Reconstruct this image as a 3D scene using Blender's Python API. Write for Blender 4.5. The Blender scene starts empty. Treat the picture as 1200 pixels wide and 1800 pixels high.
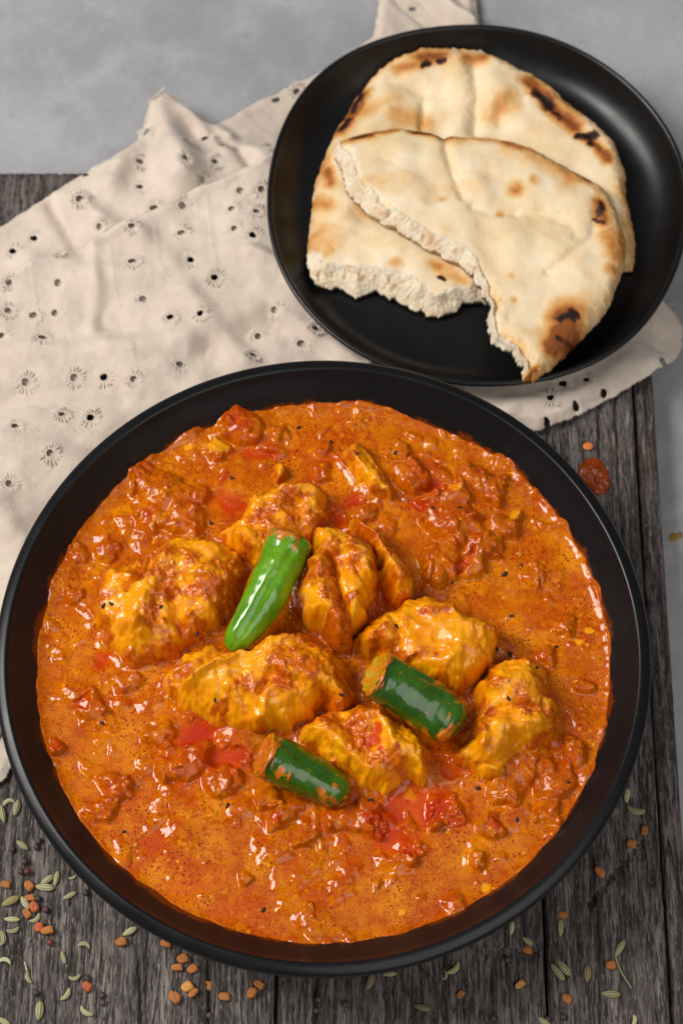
import bpy, math, random
import numpy as np
from mathutils import Vector, Matrix

C = bpy.context.scene.collection
SC = bpy.context.scene
RNG = np.random.default_rng(7)
random.seed(7)

# ------------------------------------------------------------------ camera
TH = math.radians(24.0)
F = 3810.0                                   # focal length in photo pixels (1800 px tall)
FWD = np.array([0, math.sin(TH), -math.cos(TH)])
UP = np.array([0, math.cos(TH), math.sin(TH)])
RIM = np.array([0, 0, 0.055])
CAM = RIM - 0.8625 * (FWD + np.array([-32.5 / F, 0, 0]) + (-237.4 / F) * UP)
cd = bpy.data.cameras.new('camera')
cam = bpy.data.objects.new('camera', cd); C.objects.link(cam)
cam.location = CAM; cam.rotation_euler = (TH, 0, 0)
cd.sensor_fit = 'VERTICAL'; cd.sensor_height = 36; cd.lens = 36 * F / 1800
cd.clip_start = 0.01; cd.clip_end = 20
cd.dof.use_dof = True; cd.dof.focus_distance = 0.855; cd.dof.aperture_fstop = 11.0
SC.camera = cam

# ------------------------------------------------------------------ light
w = bpy.data.worlds.new('World'); SC.world = w; w.use_nodes = True
w.node_tree.nodes['Background'].inputs[0].default_value = (0.95, 0.96, 1.0, 1)
w.node_tree.nodes['Background'].inputs[1].default_value = 0.12
SC.view_settings.view_transform = 'Standard'; SC.view_settings.look = 'None'
SC.view_settings.exposure = 0.0; SC.view_settings.gamma = 1.0

def area(name, loc, target, sx, sy, power, col):
    l = bpy.data.lights.new(name, 'AREA'); l.shape = 'RECTANGLE'; l.size = sx; l.size_y = sy
    l.energy = power; l.color = col
    o = bpy.data.objects.new(name, l); C.objects.link(o); o.location = loc
    d = Vector(target) - Vector(loc)
    o.rotation_euler = d.to_track_quat('-Z', 'Y').to_euler()
    return o
area('room_fill', (0.55, -0.75, 1.10), (0.08, 0.04, 0.0), 1.2, 1.0, 7.6, (1.0, 0.97, 0.94))  # added fill lamp at front right, lifts the shadows
area('window_light', (-1.10, 0.24, 1.30), (-0.02, 0.06, 0.03), 0.62, 0.90, 31.5, (1.0, 0.965, 0.92))
area('ceiling_light', (0.05, 0.22, 1.30), (0.0, 0.05, 0.03), 0.9, 0.5, 0.5, (0.92, 0.96, 1.0))

# ------------------------------------------------------------------ helpers
def P(u, v, z):
    """photo pixel -> point on the horizontal plane at height z"""
    u = np.asarray(u, float); v = np.asarray(v, float)
    dx = (u - 600) / F; dy = -(v - 900) / F
    dirx = dx; diry = FWD[1] + dy * UP[1]; dirz = FWD[2] + dy * UP[2]
    t = (z - CAM[2]) / dirz
    return CAM[0] + t * dirx, CAM[1] + t * diry
def PP(pts, z):
    a = np.array(pts, float); x, y = P(a[:, 0], a[:, 1], z)
    return np.stack([x, y], 1)
def PXM(v=1174, z=0.045):                     # metres per pixel about there
    x0, _ = P(600, v, z); x1, _ = P(601, v, z); return float(x1 - x0)

def _hash(xi, yi, seed):
    h = (xi.astype(np.int64) * 374761393 + yi.astype(np.int64) * 668265263 + int(seed) * 974634777) & 0xffffffff
    h = ((h ^ (h >> 13)) * 1274126177) & 0xffffffff
    h = h ^ (h >> 16)
    return h
def perlin(x, y, seed=0):
    xi = np.floor(x); yi = np.floor(y); fx = x - xi; fy = y - yi
    u = fx * fx * fx * (fx * (fx * 6 - 15) + 10); v = fy * fy * fy * (fy * (fy * 6 - 15) + 10)
    def g(ix, iy, dx, dy):
        a = (_hash(ix, iy, seed) & 0xffff) * (2 * math.pi / 65536.0)
        return np.cos(a) * dx + np.sin(a) * dy
    n00 = g(xi, yi, fx, fy); n10 = g(xi + 1, yi, fx - 1, fy)
    n01 = g(xi, yi + 1, fx, fy - 1); n11 = g(xi + 1, yi + 1, fx - 1, fy - 1)
    a = n00 + u * (n10 - n00); b = n01 + u * (n11 - n01)
    return (a + v * (b - a)) * 1.5
def fbm(x, y, scale, octv=4, seed=0, gain=0.5):
    s = 0; a = 1.0; f = 1.0 / scale
    for i in range(octv):
        s = s + a * perlin(x * f + 13.7 * i, y * f - 7.3 * i, seed + i * 17); a *= gain; f *= 2.03
    return s
def sstep(a, b, x):
    t = np.clip((x - a) / (b - a), 0, 1); return t * t * (3 - 2 * t)
def smax(a, b, k):
    return np.maximum(a, b) + k * 0.25 * np.maximum(0, 1 - np.abs(a - b) / k) ** 2

def seg_dist(X, Y, pts, closed=False):
    d2 = np.full(X.shape, 1e9)
    n = len(pts); m = n if closed else n - 1
    if n == 1:
        return np.hypot(X - pts[0][0], Y - pts[0][1])
    for i in range(m):
        ax, ay = pts[i]; bx, by = pts[(i + 1) % n]
        ex, ey = bx - ax, by - ay; L = ex * ex + ey * ey + 1e-18
        t = np.clip(((X - ax) * ex + (Y - ay) * ey) / L, 0, 1)
        d2 = np.minimum(d2, (X - ax - t * ex) ** 2 + (Y - ay - t * ey) ** 2)
    return np.sqrt(d2)
def inside(X, Y, pts):
    r = np.zeros(X.shape, bool); n = len(pts); j = n - 1
    for i in range(n):
        xi, yi = pts[i]; xj, yj = pts[j]
        if yi != yj:
            r ^= ((yi > Y) != (yj > Y)) & (X < (xj - xi) * (Y - yi) / (yj - yi) + xi)
        j = i
    return r
def sdist(X, Y, pts):                          # positive inside
    d = seg_dist(X, Y, pts, True); return np.where(inside(X, Y, pts), d, -d)
def smooth_poly(pts, n=4):                     # Catmull-Rom, closed
    p = np.array(pts, float); out = []
    N = len(p)
    for i in range(N):
        p0, p1, p2, p3 = p[i - 1], p[i], p[(i + 1) % N], p[(i + 2) % N]
        for k in range(n):
            t = k / n
            out.append(0.5 * (2 * p1 + (p2 - p0) * t + (2 * p0 - 5 * p1 + 4 * p2 - p3) * t * t + (3 * p1 - p0 - 3 * p2 + p3) * t ** 3))
    return np.array(out)

def blur(a, n):
    for _ in range(n):
        for ax in (0, 1):
            a = .25 * np.roll(a, 1, ax) + .5 * a + .25 * np.roll(a, -1, ax)
    return a

class Patch:
    def __init__(s, x0, x1, y0, y1, step, stepy=None):
        sy = stepy or step
        s.x0, s.y0, s.sx, s.sy = x0, y0, step, sy
        s.nx = int((x1 - x0) / step) + 1; s.ny = int((y1 - y0) / sy) + 1
        s.X, s.Y = np.meshgrid(x0 + np.arange(s.nx) * step, y0 + np.arange(s.ny) * sy)
        s.Z = np.zeros_like(s.X)
    def at(s, x, y, A=None):
        A = s.Z if A is None else A
        i = np.clip((np.asarray(x) - s.x0) / s.sx, 0, s.nx - 1.001); j = np.clip((np.asarray(y) - s.y0) / s.sy, 0, s.ny - 1.001)
        i0 = i.astype(int); j0 = j.astype(int); fx = i - i0; fy = j - j0
        return (A[j0, i0] * (1 - fx) * (1 - fy) + A[j0, i0 + 1] * fx * (1 - fy) + A[j0 + 1, i0] * (1 - fx) * fy + A[j0 + 1, i0 + 1] * fx * fy)

def mesh_np(name, V, Q, mat=None, attrs=None, smooth=True):
    me = bpy.data.meshes.new(name)
    V = np.asarray(V, np.float32); Q = np.asarray(Q, np.int32); k = Q.shape[1]
    me.vertices.add(len(V)); me.vertices.foreach_set('co', V.ravel())
    me.loops.add(Q.size); me.loops.foreach_set('vertex_index', Q.ravel())
    me.polygons.add(len(Q)); me.polygons.foreach_set('loop_start', np.arange(0, Q.size, k, dtype=np.int32))
    me.update(calc_edges=True)
    if smooth: me.polygons.foreach_set('use_smooth', np.ones(len(Q), bool))
    for n, a in (attrs or {}).items():
        at = me.attributes.new(n, 'FLOAT', 'POINT'); at.data.foreach_set('value', np.asarray(a, np.float32).ravel())
    if mat: me.materials.append(mat)
    me.validate()
    return me
def obj(name, me, parent=None):
    o = bpy.data.objects.new(name, me); C.objects.link(o)
    if parent: o.parent = parent
    return o
def tag(o, label=None, cat=None, group=None, kind=None):
    if label: o['label'] = label
    if cat: o['category'] = cat
    if group: o['group'] = group
    if kind: o['kind'] = kind
    return o
def grid_mesh(name, pt, vmask, mat, attrs=None, bottom=None, fmask=None, X=None, Y=None, keepn=False):
    """height grid -> mesh; vmask says which vertices exist; bottom (array) closes it below"""
    ny, nx = pt.X.shape
    X = pt.X if X is None else X; Y = pt.Y if Y is None else Y
    fm = vmask[:-1, :-1] & vmask[1:, :-1] & vmask[:-1, 1:] & vmask[1:, 1:]
    if fmask is not None: fm &= fmask
    idx = np.arange(nx * ny).reshape(ny, nx)
    Q = np.stack([idx[:-1, :-1][fm], idx[:-1, 1:][fm], idx[1:, 1:][fm], idx[1:, :-1][fm]], 1)
    used = np.zeros(nx * ny, bool); used[Q.ravel()] = True
    re = np.cumsum(used) - 1
    V = np.stack([X.ravel()[used], Y.ravel()[used], pt.Z.ravel()[used]], 1)
    Q = re[Q]; A = {k: a.ravel()[used] for k, a in (attrs or {}).items()}
    if bottom is not None:
        nv = len(V); B = np.stack([V[:, 0], V[:, 1], (bottom + np.zeros_like(pt.Z)).ravel()[used]], 1)
        e = np.concatenate([Q[:, [0, 1]], Q[:, [1, 2]], Q[:, [2, 3]], Q[:, [3, 0]]])
        key = np.minimum(e[:, 0], e[:, 1]).astype(np.int64) * nv + np.maximum(e[:, 0], e[:, 1])
        uq, inv, cnt = np.unique(key, return_inverse=True, return_counts=True)
        be = e[cnt[inv] == 1]
        side = np.stack([be[:, 1], be[:, 0], be[:, 0] + nv, be[:, 1] + nv], 1)
        V = np.concatenate([V, B]); Q = np.concatenate([Q, Q[:, ::-1] + nv, side])
        A = {k: np.concatenate([a, a]) for k, a in A.items()}
    me = mesh_np(name, V, Q, mat, A)
    if keepn:                                     # same normals on both sides of a cut between two parts
        gy, gx = np.gradient(pt.Z, pt.sy, pt.sx); nn = np.stack([-gx, -gy, np.ones_like(gx)], -1).reshape(-1, 3)[used]
        nn /= np.linalg.norm(nn, axis=1)[:, None]
        if bottom is not None: nn = np.concatenate([nn, np.tile([0, 0, -1.0], (len(nn), 1))])
        me.normals_split_custom_set_from_vertices(nn.astype(np.float32))
    return me

# ---- materials
class NT:
    def __init__(s, name):
        s.m = bpy.data.materials.new(name); s.m.use_nodes = True
        s.t = s.m.node_tree; s.b = s.t.nodes['Principled BSDF']
    def n(s, typ, **kw):
        nd = s.t.nodes.new('ShaderNode' + typ)
        ins = kw.pop('ins', {})
        for k, v in kw.items(): setattr(nd, k, v)
        for k, v in ins.items(): s.set(nd.inputs[k], v)
        return nd
    def set(s, sock, v):
        if isinstance(v, bpy.types.NodeSocket): s.t.links.new(v, sock)
        else:
            if hasattr(sock, 'default_value') and sock.type == 'RGBA' and len(v) == 3: v = (*v, 1)
            sock.default_value = v
    def attr(s, name): return s.n('Attribute', attribute_name=name).outputs['Fac']
    def coord(s, scale=(1, 1, 1)):
        c = s.n('TexCoord').outputs['Object']
        m = s.n('Mapping', ins={'Vector': c, 'Scale': scale}); return m.outputs[0]
    def noise(s, scale, detail=4, rough=0.55, vec=None, dist=0.0):
        return s.n('TexNoise', ins={'Vector': vec or s.coord(), 'Scale': scale, 'Detail': detail, 'Roughness': rough, 'Distortion': dist}).outputs['Fac']
    def voro(s, scale, vec=None, feature='F1', out='Distance', rnd=1.0):
        return s.n('TexVoronoi', feature=feature, ins={'Vector': vec or s.coord(), 'Scale': scale, 'Randomness': rnd}).outputs[out]
    def ramp(s, fac, a, b, lo=0.0, hi=1.0):
        return s.n('MapRange', interpolation_type='SMOOTHSTEP', ins={0: fac, 1: a, 2: b, 3: lo, 4: hi}).outputs[0]
    def mix(s, fac, a, b, mode='MIX'):
        nd = s.n('Mix', data_type='RGBA', blend_type=mode)
        s.set(nd.inputs[0], fac); s.set(nd.inputs[6], a); s.set(nd.inputs[7], b); return nd.outputs[2]
    def math(s, op, a, b=0.0, c=0.0):
        nd = s.n('Math', operation=op); s.set(nd.inputs[0], a); s.set(nd.inputs[1], b); s.set(nd.inputs[2], c); return nd.outputs[0]
    def bump(s, h, strength=0.3, dist=0.001, normal=None):
        nd = s.n('Bump', ins={'Height': h, 'Strength': strength, 'Distance': dist})
        if normal: s.set(nd.inputs['Normal'], normal)
        return nd.outputs[0]
    def out(s, **kw):
        for k, v in kw.items(): s.set(s.b.inputs[k.replace('_', ' ')], v)
        return s.m

def srgb(r, g, b):
    f = lambda c: (c / 255 / 12.92) if c <= 10 else ((c / 255 + 0.055) / 1.055) ** 2.4
    return (f(r), f(g), f(b))

def m_table():
    n = NT('grey_stone')
    a = n.noise(9, 6, .6); b = n.noise(60, 5, .65); c = n.noise(420, 3, .7)
    col = n.mix(n.ramp(a, .35, .68), (.28, .282, .294), (.385, .387, .402))
    col = n.mix(n.ramp(b, .42, .72, 0, .55), col, (.43, .435, .455))
    col = n.mix(n.ramp(c, .56, .72, 0, .5), col, (.25, .245, .245))
    st = n.noise(22, 5, .7)
    col = n.mix(n.ramp(st, .66, .74, 0, .35), col, (.20, .19, .18))
    return n.out(Base_Color=col, Roughness=.62, Normal=n.bump(c, .25, .0006))
def m_wood(name, dark, light, seed=0.0):
    n = NT(name)
    dark = tuple(x * .8 for x in dark); light = tuple(x * 1.15 for x in light)
    v = n.n('Mapping', ins={'Vector': n.n('TexCoord').outputs['Object'], 'Location': (seed, seed * .7, 0), 'Scale': (1, .045, 1)}).outputs[0]
    v2 = n.n('Mapping', ins={'Vector': n.n('TexCoord').outputs['Object'], 'Location': (seed, seed * .3, 0), 'Scale': (1, .12, 1)}).outputs[0]
    a = n.noise(260, 5, .65, v, .4); b = n.noise(900, 4, .7, v2); c = n.noise(30, 4, .6); d = n.noise(2200, 2, .6, v2)
    col = n.mix(n.ramp(a, .36, .66), dark, light)
    col = n.mix(n.ramp(b, .40, .60, .9, 0), col, tuple(x * .30 for x in dark))
    col = n.mix(n.ramp(c, .5, .75, 0, .55), col, tuple(x * .45 for x in light))
    col = n.mix(n.ramp(d, .56, .74, 0, .6), col, tuple(min(1, x * 1.55) for x in light))
    warm = n.noise(14, 3, .5)
    col = n.mix(n.ramp(warm, .55, .75, 0, .35), col, (.085, .05, .03))
    hh = n.math('ADD', n.math('MULTIPLY', b, .7), n.math('MULTIPLY', d, .4))
    return n.out(Base_Color=col, Roughness=.78, Specular_IOR_Level=.25, Normal=n.bump(hh, .55, .0009))
def m_cloth():
    n = NT('beige_cotton')
    a = n.noise(25, 4, .6); b = n.noise(2600, 2, .6)
    wv = n.n('TexWave', wave_type='BANDS', bands_direction='DIAGONAL', ins={'Vector': n.coord(), 'Scale': 620, 'Distortion': 1.5, 'Detail': 1}).outputs['Fac']
    col = n.mix(n.ramp(a, .3, .7), (.625, .52, .43), (.715, .605, .51))
    col = n.mix(n.ramp(b, .45, .75, 0, .25), col, (.38, .30, .23))
    n.b.inputs['Sheen Weight'].default_value = .25; n.b.inputs['Sheen Roughness'].default_value = .5
    h = n.math('ADD', n.math('MULTIPLY', b, .6), n.math('MULTIPLY', wv, .25))
    st = n.math('MULTIPLY', n.ramp(n.noise(480, 4, .7, dist=1.5), .42, .62), n.ramp(n.noise(110, 3), .46, .58))
    bb = n.bump(st, .35, .0006)
    return n.out(Base_Color=n.mix(n.math('MULTIPLY', st, .04), col, (.44, .35, .28)), Roughness=.9, Specular_IOR_Level=.15, Normal=n.bump(h, .35, .0004, bb))
def m_thread():
    n = NT('embroidery_thread')
    return n.out(Base_Color=n.mix(n.noise(900, 2), (.62, .53, .44), (.72, .62, .52)), Roughness=.85, Specular_IOR_Level=.3, Normal=n.bump(n.noise(4000, 2), .3, .0003))
def m_black(name, rough, tint=(.011, .011, .0125), spec=.5):
    n = NT(name)
    a = n.noise(40, 5, .6); b = n.noise(1500, 3, .6); d = n.voro(420)
    dust = n.ramp(d, .035, .06, .5, 0)
    msk = n.math('MULTIPLY', dust, n.ramp(n.noise(160, 2), .55, .7))
    col = n.mix(msk, tint, (.30, .30, .30))
    return n.out(Base_Color=col, Roughness=n.ramp(a, .3, .7, rough - .04, rough + .06), Specular_IOR_Level=spec, Normal=n.bump(b, .04, .0003))
def m_bowl():
    m = m_black('black_matt_stoneware', .30, (.006, .006, .007), .28)
    n = NT.__new__(NT); n.m = m; n.t = m.node_tree; n.b = n.t.nodes['Principled BSDF']
    c = n.n('TexCoord').outputs['Object']; sp = n.n('SeparateXYZ', ins={0: c}).outputs
    rad = n.math('SQRT', n.math('ADD', n.math('MULTIPLY', sp[0], sp[0]), n.math('MULTIPLY', sp[1], sp[1])))
    zz = n.math('SUBTRACT', sp[2], n.math('MULTIPLY', n.ramp(n.noise(55, 4, .65), .35, .75), .0042))
    st = n.math('MULTIPLY', n.ramp(zz, .0396, .0414, 1, 0), n.math('LESS_THAN', rad, .1215))
    drop = n.math('MULTIPLY', n.ramp(n.voro(260), .10, .16, 1, 0), n.math('MULTIPLY', n.ramp(n.noise(40, 3), .52, .6), n.ramp(sp[2], .041, .049, 1, 0)))
    st = n.math('MAXIMUM', st, n.math('MULTIPLY', drop, n.math('LESS_THAN', rad, .1215)))
    old = n.b.inputs['Base Color'].links[0].from_socket; orr = n.b.inputs['Roughness'].links[0].from_socket
    n.set(n.b.inputs['Base Color'], n.mix(n.math('MULTIPLY', st, .85), old, srgb(112, 48, 6)))
    n.set(n.b.inputs['Roughness'], n.math('SUBTRACT', orr, n.math('MULTIPLY', st, .2)))
    return m
def m_sauce(name='curry_sauce', dark=0.0):
    n = NT(name)
    oil = n.attr('oil'); lump = n.attr('lump'); yel = n.attr('yellow')
    a = n.noise(70, 5, .6); b = n.noise(900, 4, .75); c = n.noise(260, 5, .65); e = n.noise(1600, 2, .6)
    col = n.mix(n.ramp(a, .32, .68), srgb(190, 90, 0), srgb(206, 116, 1))
    col = n.mix(n.ramp(c, .42, .68, 0, .7), col, srgb(172, 68, 0))
    col = n.mix(n.ramp(n.noise(38, 4, .6), .46, .66, 0, .65), col, srgb(184, 60, 1))
    col = n.mix(n.ramp(n.noise(55, 4, .6), .52, .70, 0, .6), col, srgb(230, 142, 8))
    col = n.mix(n.math('MULTIPLY', lump, n.ramp(c, .3, .7, .1, .6)), col, srgb(172, 70, 3))  # lumps browner: dark oil, with some shade put into the colour
    wob = n.n('VectorMath', operation='ADD', ins={0: n.coord(), 1: n.n('VectorMath', operation='SCALE', ins={0: n.n('TexNoise', ins={'Vector': n.coord(), 'Scale': 700}).outputs['Color'], 'Scale': .0012}).outputs[0]}).outputs[0]
    v1 = n.voro(560, wob); v2 = n.voro(1050, wob)
    s1 = n.math('MULTIPLY', n.ramp(v1, .20, .34, 1, 0), n.ramp(n.noise(60, 4, .65), .40, .62))
    s2 = n.math('MULTIPLY', n.ramp(v2, .22, .40, 1, 0), n.ramp(n.noise(42, 4, .65), .38, .60))
    nol = n.math('SUBTRACT', 1.0, n.math('MULTIPLY', lump, .45))
    col = n.mix(n.math('MULTIPLY', n.math('MULTIPLY', s1, .80), nol), col, srgb(118, 26, 1))       # chilli flecks
    col = n.mix(n.math('MULTIPLY', n.math('MULTIPLY', s2, .75), nol), col, srgb(132, 34, 1))
    yv = n.voro(300, None, out='Distance'); ym = n.math('MULTIPLY', n.ramp(yv, .16, .26, 1, 0), n.ramp(n.noise(120, 2), .48, .60))
    col = n.mix(n.math('MULTIPLY', ym, n.ramp(n.noise(200, 2), .45, .6, .1, .7)), col, srgb(236, 164, 18))
    col = n.mix(n.ramp(e, .60, .70, 0, .8), col, srgb(96, 28, 3))
    col = n.mix(n.ramp(n.noise(420, 4, .7), .54, .68, 0, .6), col, srgb(150, 46, 2))
    col = n.mix(n.ramp(n.noise(360, 4, .7), .56, .70, 0, .5), col, srgb(236, 150, 14))
    col = n.mix(yel, col, srgb(236, 160, 16))
    col = n.mix(n.math('MULTIPLY', n.attr('tomato'), n.ramp(c, .3, .6, .3, .75)), col, srgb(176, 46, 3))
    col = n.mix(n.math('MULTIPLY', oil, n.ramp(c, .3, .7, .95, .6)), col, n.mix(n.ramp(a, .3, .7), srgb(168, 22, 2), srgb(196, 50, 3)))
    col = n.mix(dark, col, srgb(96, 34, 4))
    rg = n.mix(oil, n.mix(n.ramp(c, .35, .65), (.05, .05, .05), (.11, .11, .11)), (.04, .04, .04))
    hh = n.math('ADD', n.math('MULTIPLY', b, .35), n.math('MULTIPLY', c, 1.0))
    st = n.math('ADD', .04, n.math('MULTIPLY', lump, .12))
    st = n.math('MULTIPLY', st, n.math('SUBTRACT', 1.0, oil))
    bp = n.n('Bump', ins={'Height': hh, 'Strength': st, 'Distance': .0016}).outputs[0]
    n.b.inputs['Subsurface Weight'].default_value = .06; n.b.inputs['Subsurface Radius'].default_value = (1, .45, .1)
    n.b.inputs['Subsurface Scale'].default_value = .002
    return n.out(Base_Color=col, Roughness=rg, Specular_IOR_Level=.38, Normal=bp)
def m_chicken():
    n = NT('spiced_chicken')
    coat = n.attr('coat')
    a = n.noise(110, 5, .6); b = n.noise(800, 4, .7); c = n.noise(300, 4, .65)
    bare = n.mix(n.ramp(a, .3, .7), srgb(230, 136, 2), srgb(244, 168, 10))
    bare = n.mix(n.ramp(c, .5, .75, 0, .6), bare, srgb(214, 112, 3))
    paste = n.mix(n.ramp(c, .35, .68), srgb(204, 102, 2), srgb(176, 74, 2))
    paste = n.mix(n.ramp(a, .5, .72, 0, .6), paste, srgb(222, 132, 6))
    cm = n.ramp(n.math('ADD', coat, n.math('MULTIPLY', n.math('SUBTRACT', c, .5), .7)), .20, .85)
    col = n.mix(cm, bare, paste)
    col = n.mix(n.ramp(b, .60, .72, 0, .7), col, srgb(160, 56, 3))
    e = n.noise(1500, 2, .6); col = n.mix(n.ramp(e, .70, .75, 0, .8), col, srgb(70, 26, 4))
    col = n.mix(n.ramp(n.attr('red'), .3, .6, 0, .85), col, srgb(198, 48, 10))
    n.b.inputs['Subsurface Weight'].default_value = .12; n.b.inputs['Subsurface Radius'].default_value = (1, .6, .15)
    n.b.inputs['Subsurface Scale'].default_value = .003
    hh = n.math('ADD', n.math('MULTIPLY', b, .4), c)
    rg = n.ramp(n.noise(240, 3), .35, .65, .16, .36)
    return n.out(Base_Color=col, Roughness=rg, Normal=n.bump(hh, n.math('ADD', .06, n.math('MULTIPLY', cm, .22)), .0012))
def m_chilli(name, light, dark, rough):
    n = NT(name)
    coat = n.attr('coat'); c = n.noise(260, 4, .6); a = n.noise(60, 3)
    col = n.mix(n.ramp(a, .3, .7), dark, light)
    v = n.noise(420, 3, .5)
    col = n.mix(n.ramp(v, .5, .8, 0, .3), col, tuple(x * 1.4 for x in light))
    cm = n.ramp(n.math('ADD', coat, n.math('MULTIPLY', n.math('SUBTRACT', n.noise(700, 3), .5), .5)), .40, .66, 0, .92)
    col = n.mix(cm, col, n.mix(n.ramp(c, .35, .65), srgb(214, 124, 10), srgb(186, 86, 6)))
    n.b.inputs['Coat Weight'].default_value = .5; n.b.inputs['Coat Roughness'].default_value = .08
    return n.out(Base_Color=col, Roughness=n.math('ADD', rough, n.math('MULTIPLY', cm, .1)), Normal=n.bump(c, n.math('ADD', .03, n.math('MULTIPLY', cm, .3)), .001))
def m_bread():
    n = NT('naan_crust')
    t = n.attr('toast'); ch = n.attr('char')
    a = n.noise(60, 5, .6); b = n.noise(700, 4, .65); c = n.noise(260, 4, .65)
    col = n.mix(n.ramp(a, .3, .7), srgb(238, 220, 188), srgb(228, 201, 158))
    col = n.mix(n.ramp(b, .5, .75, 0, .3), col, srgb(240, 226, 198))
    col = n.mix(n.math('MULTIPLY', n.attr('pale'), n.ramp(c, .35, .6, .2, .7)), col, srgb(242, 229, 207))
    tt = n.math('ADD', t, n.math('MULTIPLY', n.math('SUBTRACT', c, .5), n.ramp(t, 0, .5, .05, .55)))
    col = n.mix(n.ramp(tt, .02, .42), col, srgb(222, 180, 122))
    col = n.mix(n.ramp(tt, .25, .72), col, srgb(202, 138, 70))
    col = n.mix(n.ramp(tt, .55, 1.0), col, srgb(142, 78, 32))
    cc = n.math('ADD', ch, n.math('MULTIPLY', n.math('SUBTRACT', c, .5), .9))
    col = n.mix(n.ramp(cc, .22, .62), col, srgb(110, 56, 22))
    col = n.mix(n.ramp(cc, .52, .86), col, srgb(30, 20, 15))
    n.b.inputs['Subsurface Weight'].default_value = .12; n.b.inputs['Subsurface Radius'].default_value = (1, .7, .4)
    n.b.inputs['Subsurface Scale'].default_value = .003
    hh = n.math('ADD', n.math('MULTIPLY', b, .5), c)
    return n.out(Base_Color=col, Roughness=.66, Specular_IOR_Level=.3, Normal=n.bump(hh, .12, .0006))
def m_crumb():
    n = NT('naan_crumb')
    a = n.noise(180, 4, .6); b = n.noise(1300, 3, .7)
    col = n.mix(n.ramp(a, .35, .7), srgb(240, 225, 200), srgb(224, 198, 164))
    col = n.mix(n.ramp(n.noise(70, 3), .58, .74, 0, .6), col, srgb(222, 170, 122))
    col = n.mix(n.math('MULTIPLY', n.ramp(n.voro(420), .14, .30, 1, 0), n.ramp(n.noise(160, 3), .42, .6, 0, .75)), col, srgb(196, 158, 116))
    n.b.inputs['Subsurface Weight'].default_value = .25; n.b.inputs['Subsurface Radius'].default_value = (1, .8, .55)
    n.b.inputs['Subsurface Scale'].default_value = .003
    return n.out(Base_Color=col, Roughness=.85, Specular_IOR_Level=.15, Normal=n.bump(n.math('ADD', b, n.noise(620, 3, .6)), .55, .0012))
def m_seed(name, c1, c2, rough=.55, attr=None, bump=.3):
    n = NT(name)
    f = n.attr(attr) if attr else n.ramp(n.noise(500, 3), .35, .65)
    rnd = n.n('ObjectInfo').outputs['Random']
    col = n.mix(f, c1, c2)
    col = n.mix(n.ramp(rnd, 0, 1, 0, .55), col, tuple(x * .55 for x in c1))
    return n.out(Base_Color=col, Roughness=rough, Normal=n.bump(n.noise(1600, 3), bump, .0004))
def m_plain(name, c, rough=.5, bump=.2, sc=900):
    n = NT(name); a = n.noise(sc * .3, 4, .6)
    return n.out(Base_Color=n.mix(n.ramp(a, .3, .7), tuple(x * .8 for x in c), tuple(min(1, x * 1.15) for x in c)), Roughness=rough, Normal=n.bump(n.noise(sc, 3), bump, .0005))

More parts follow.
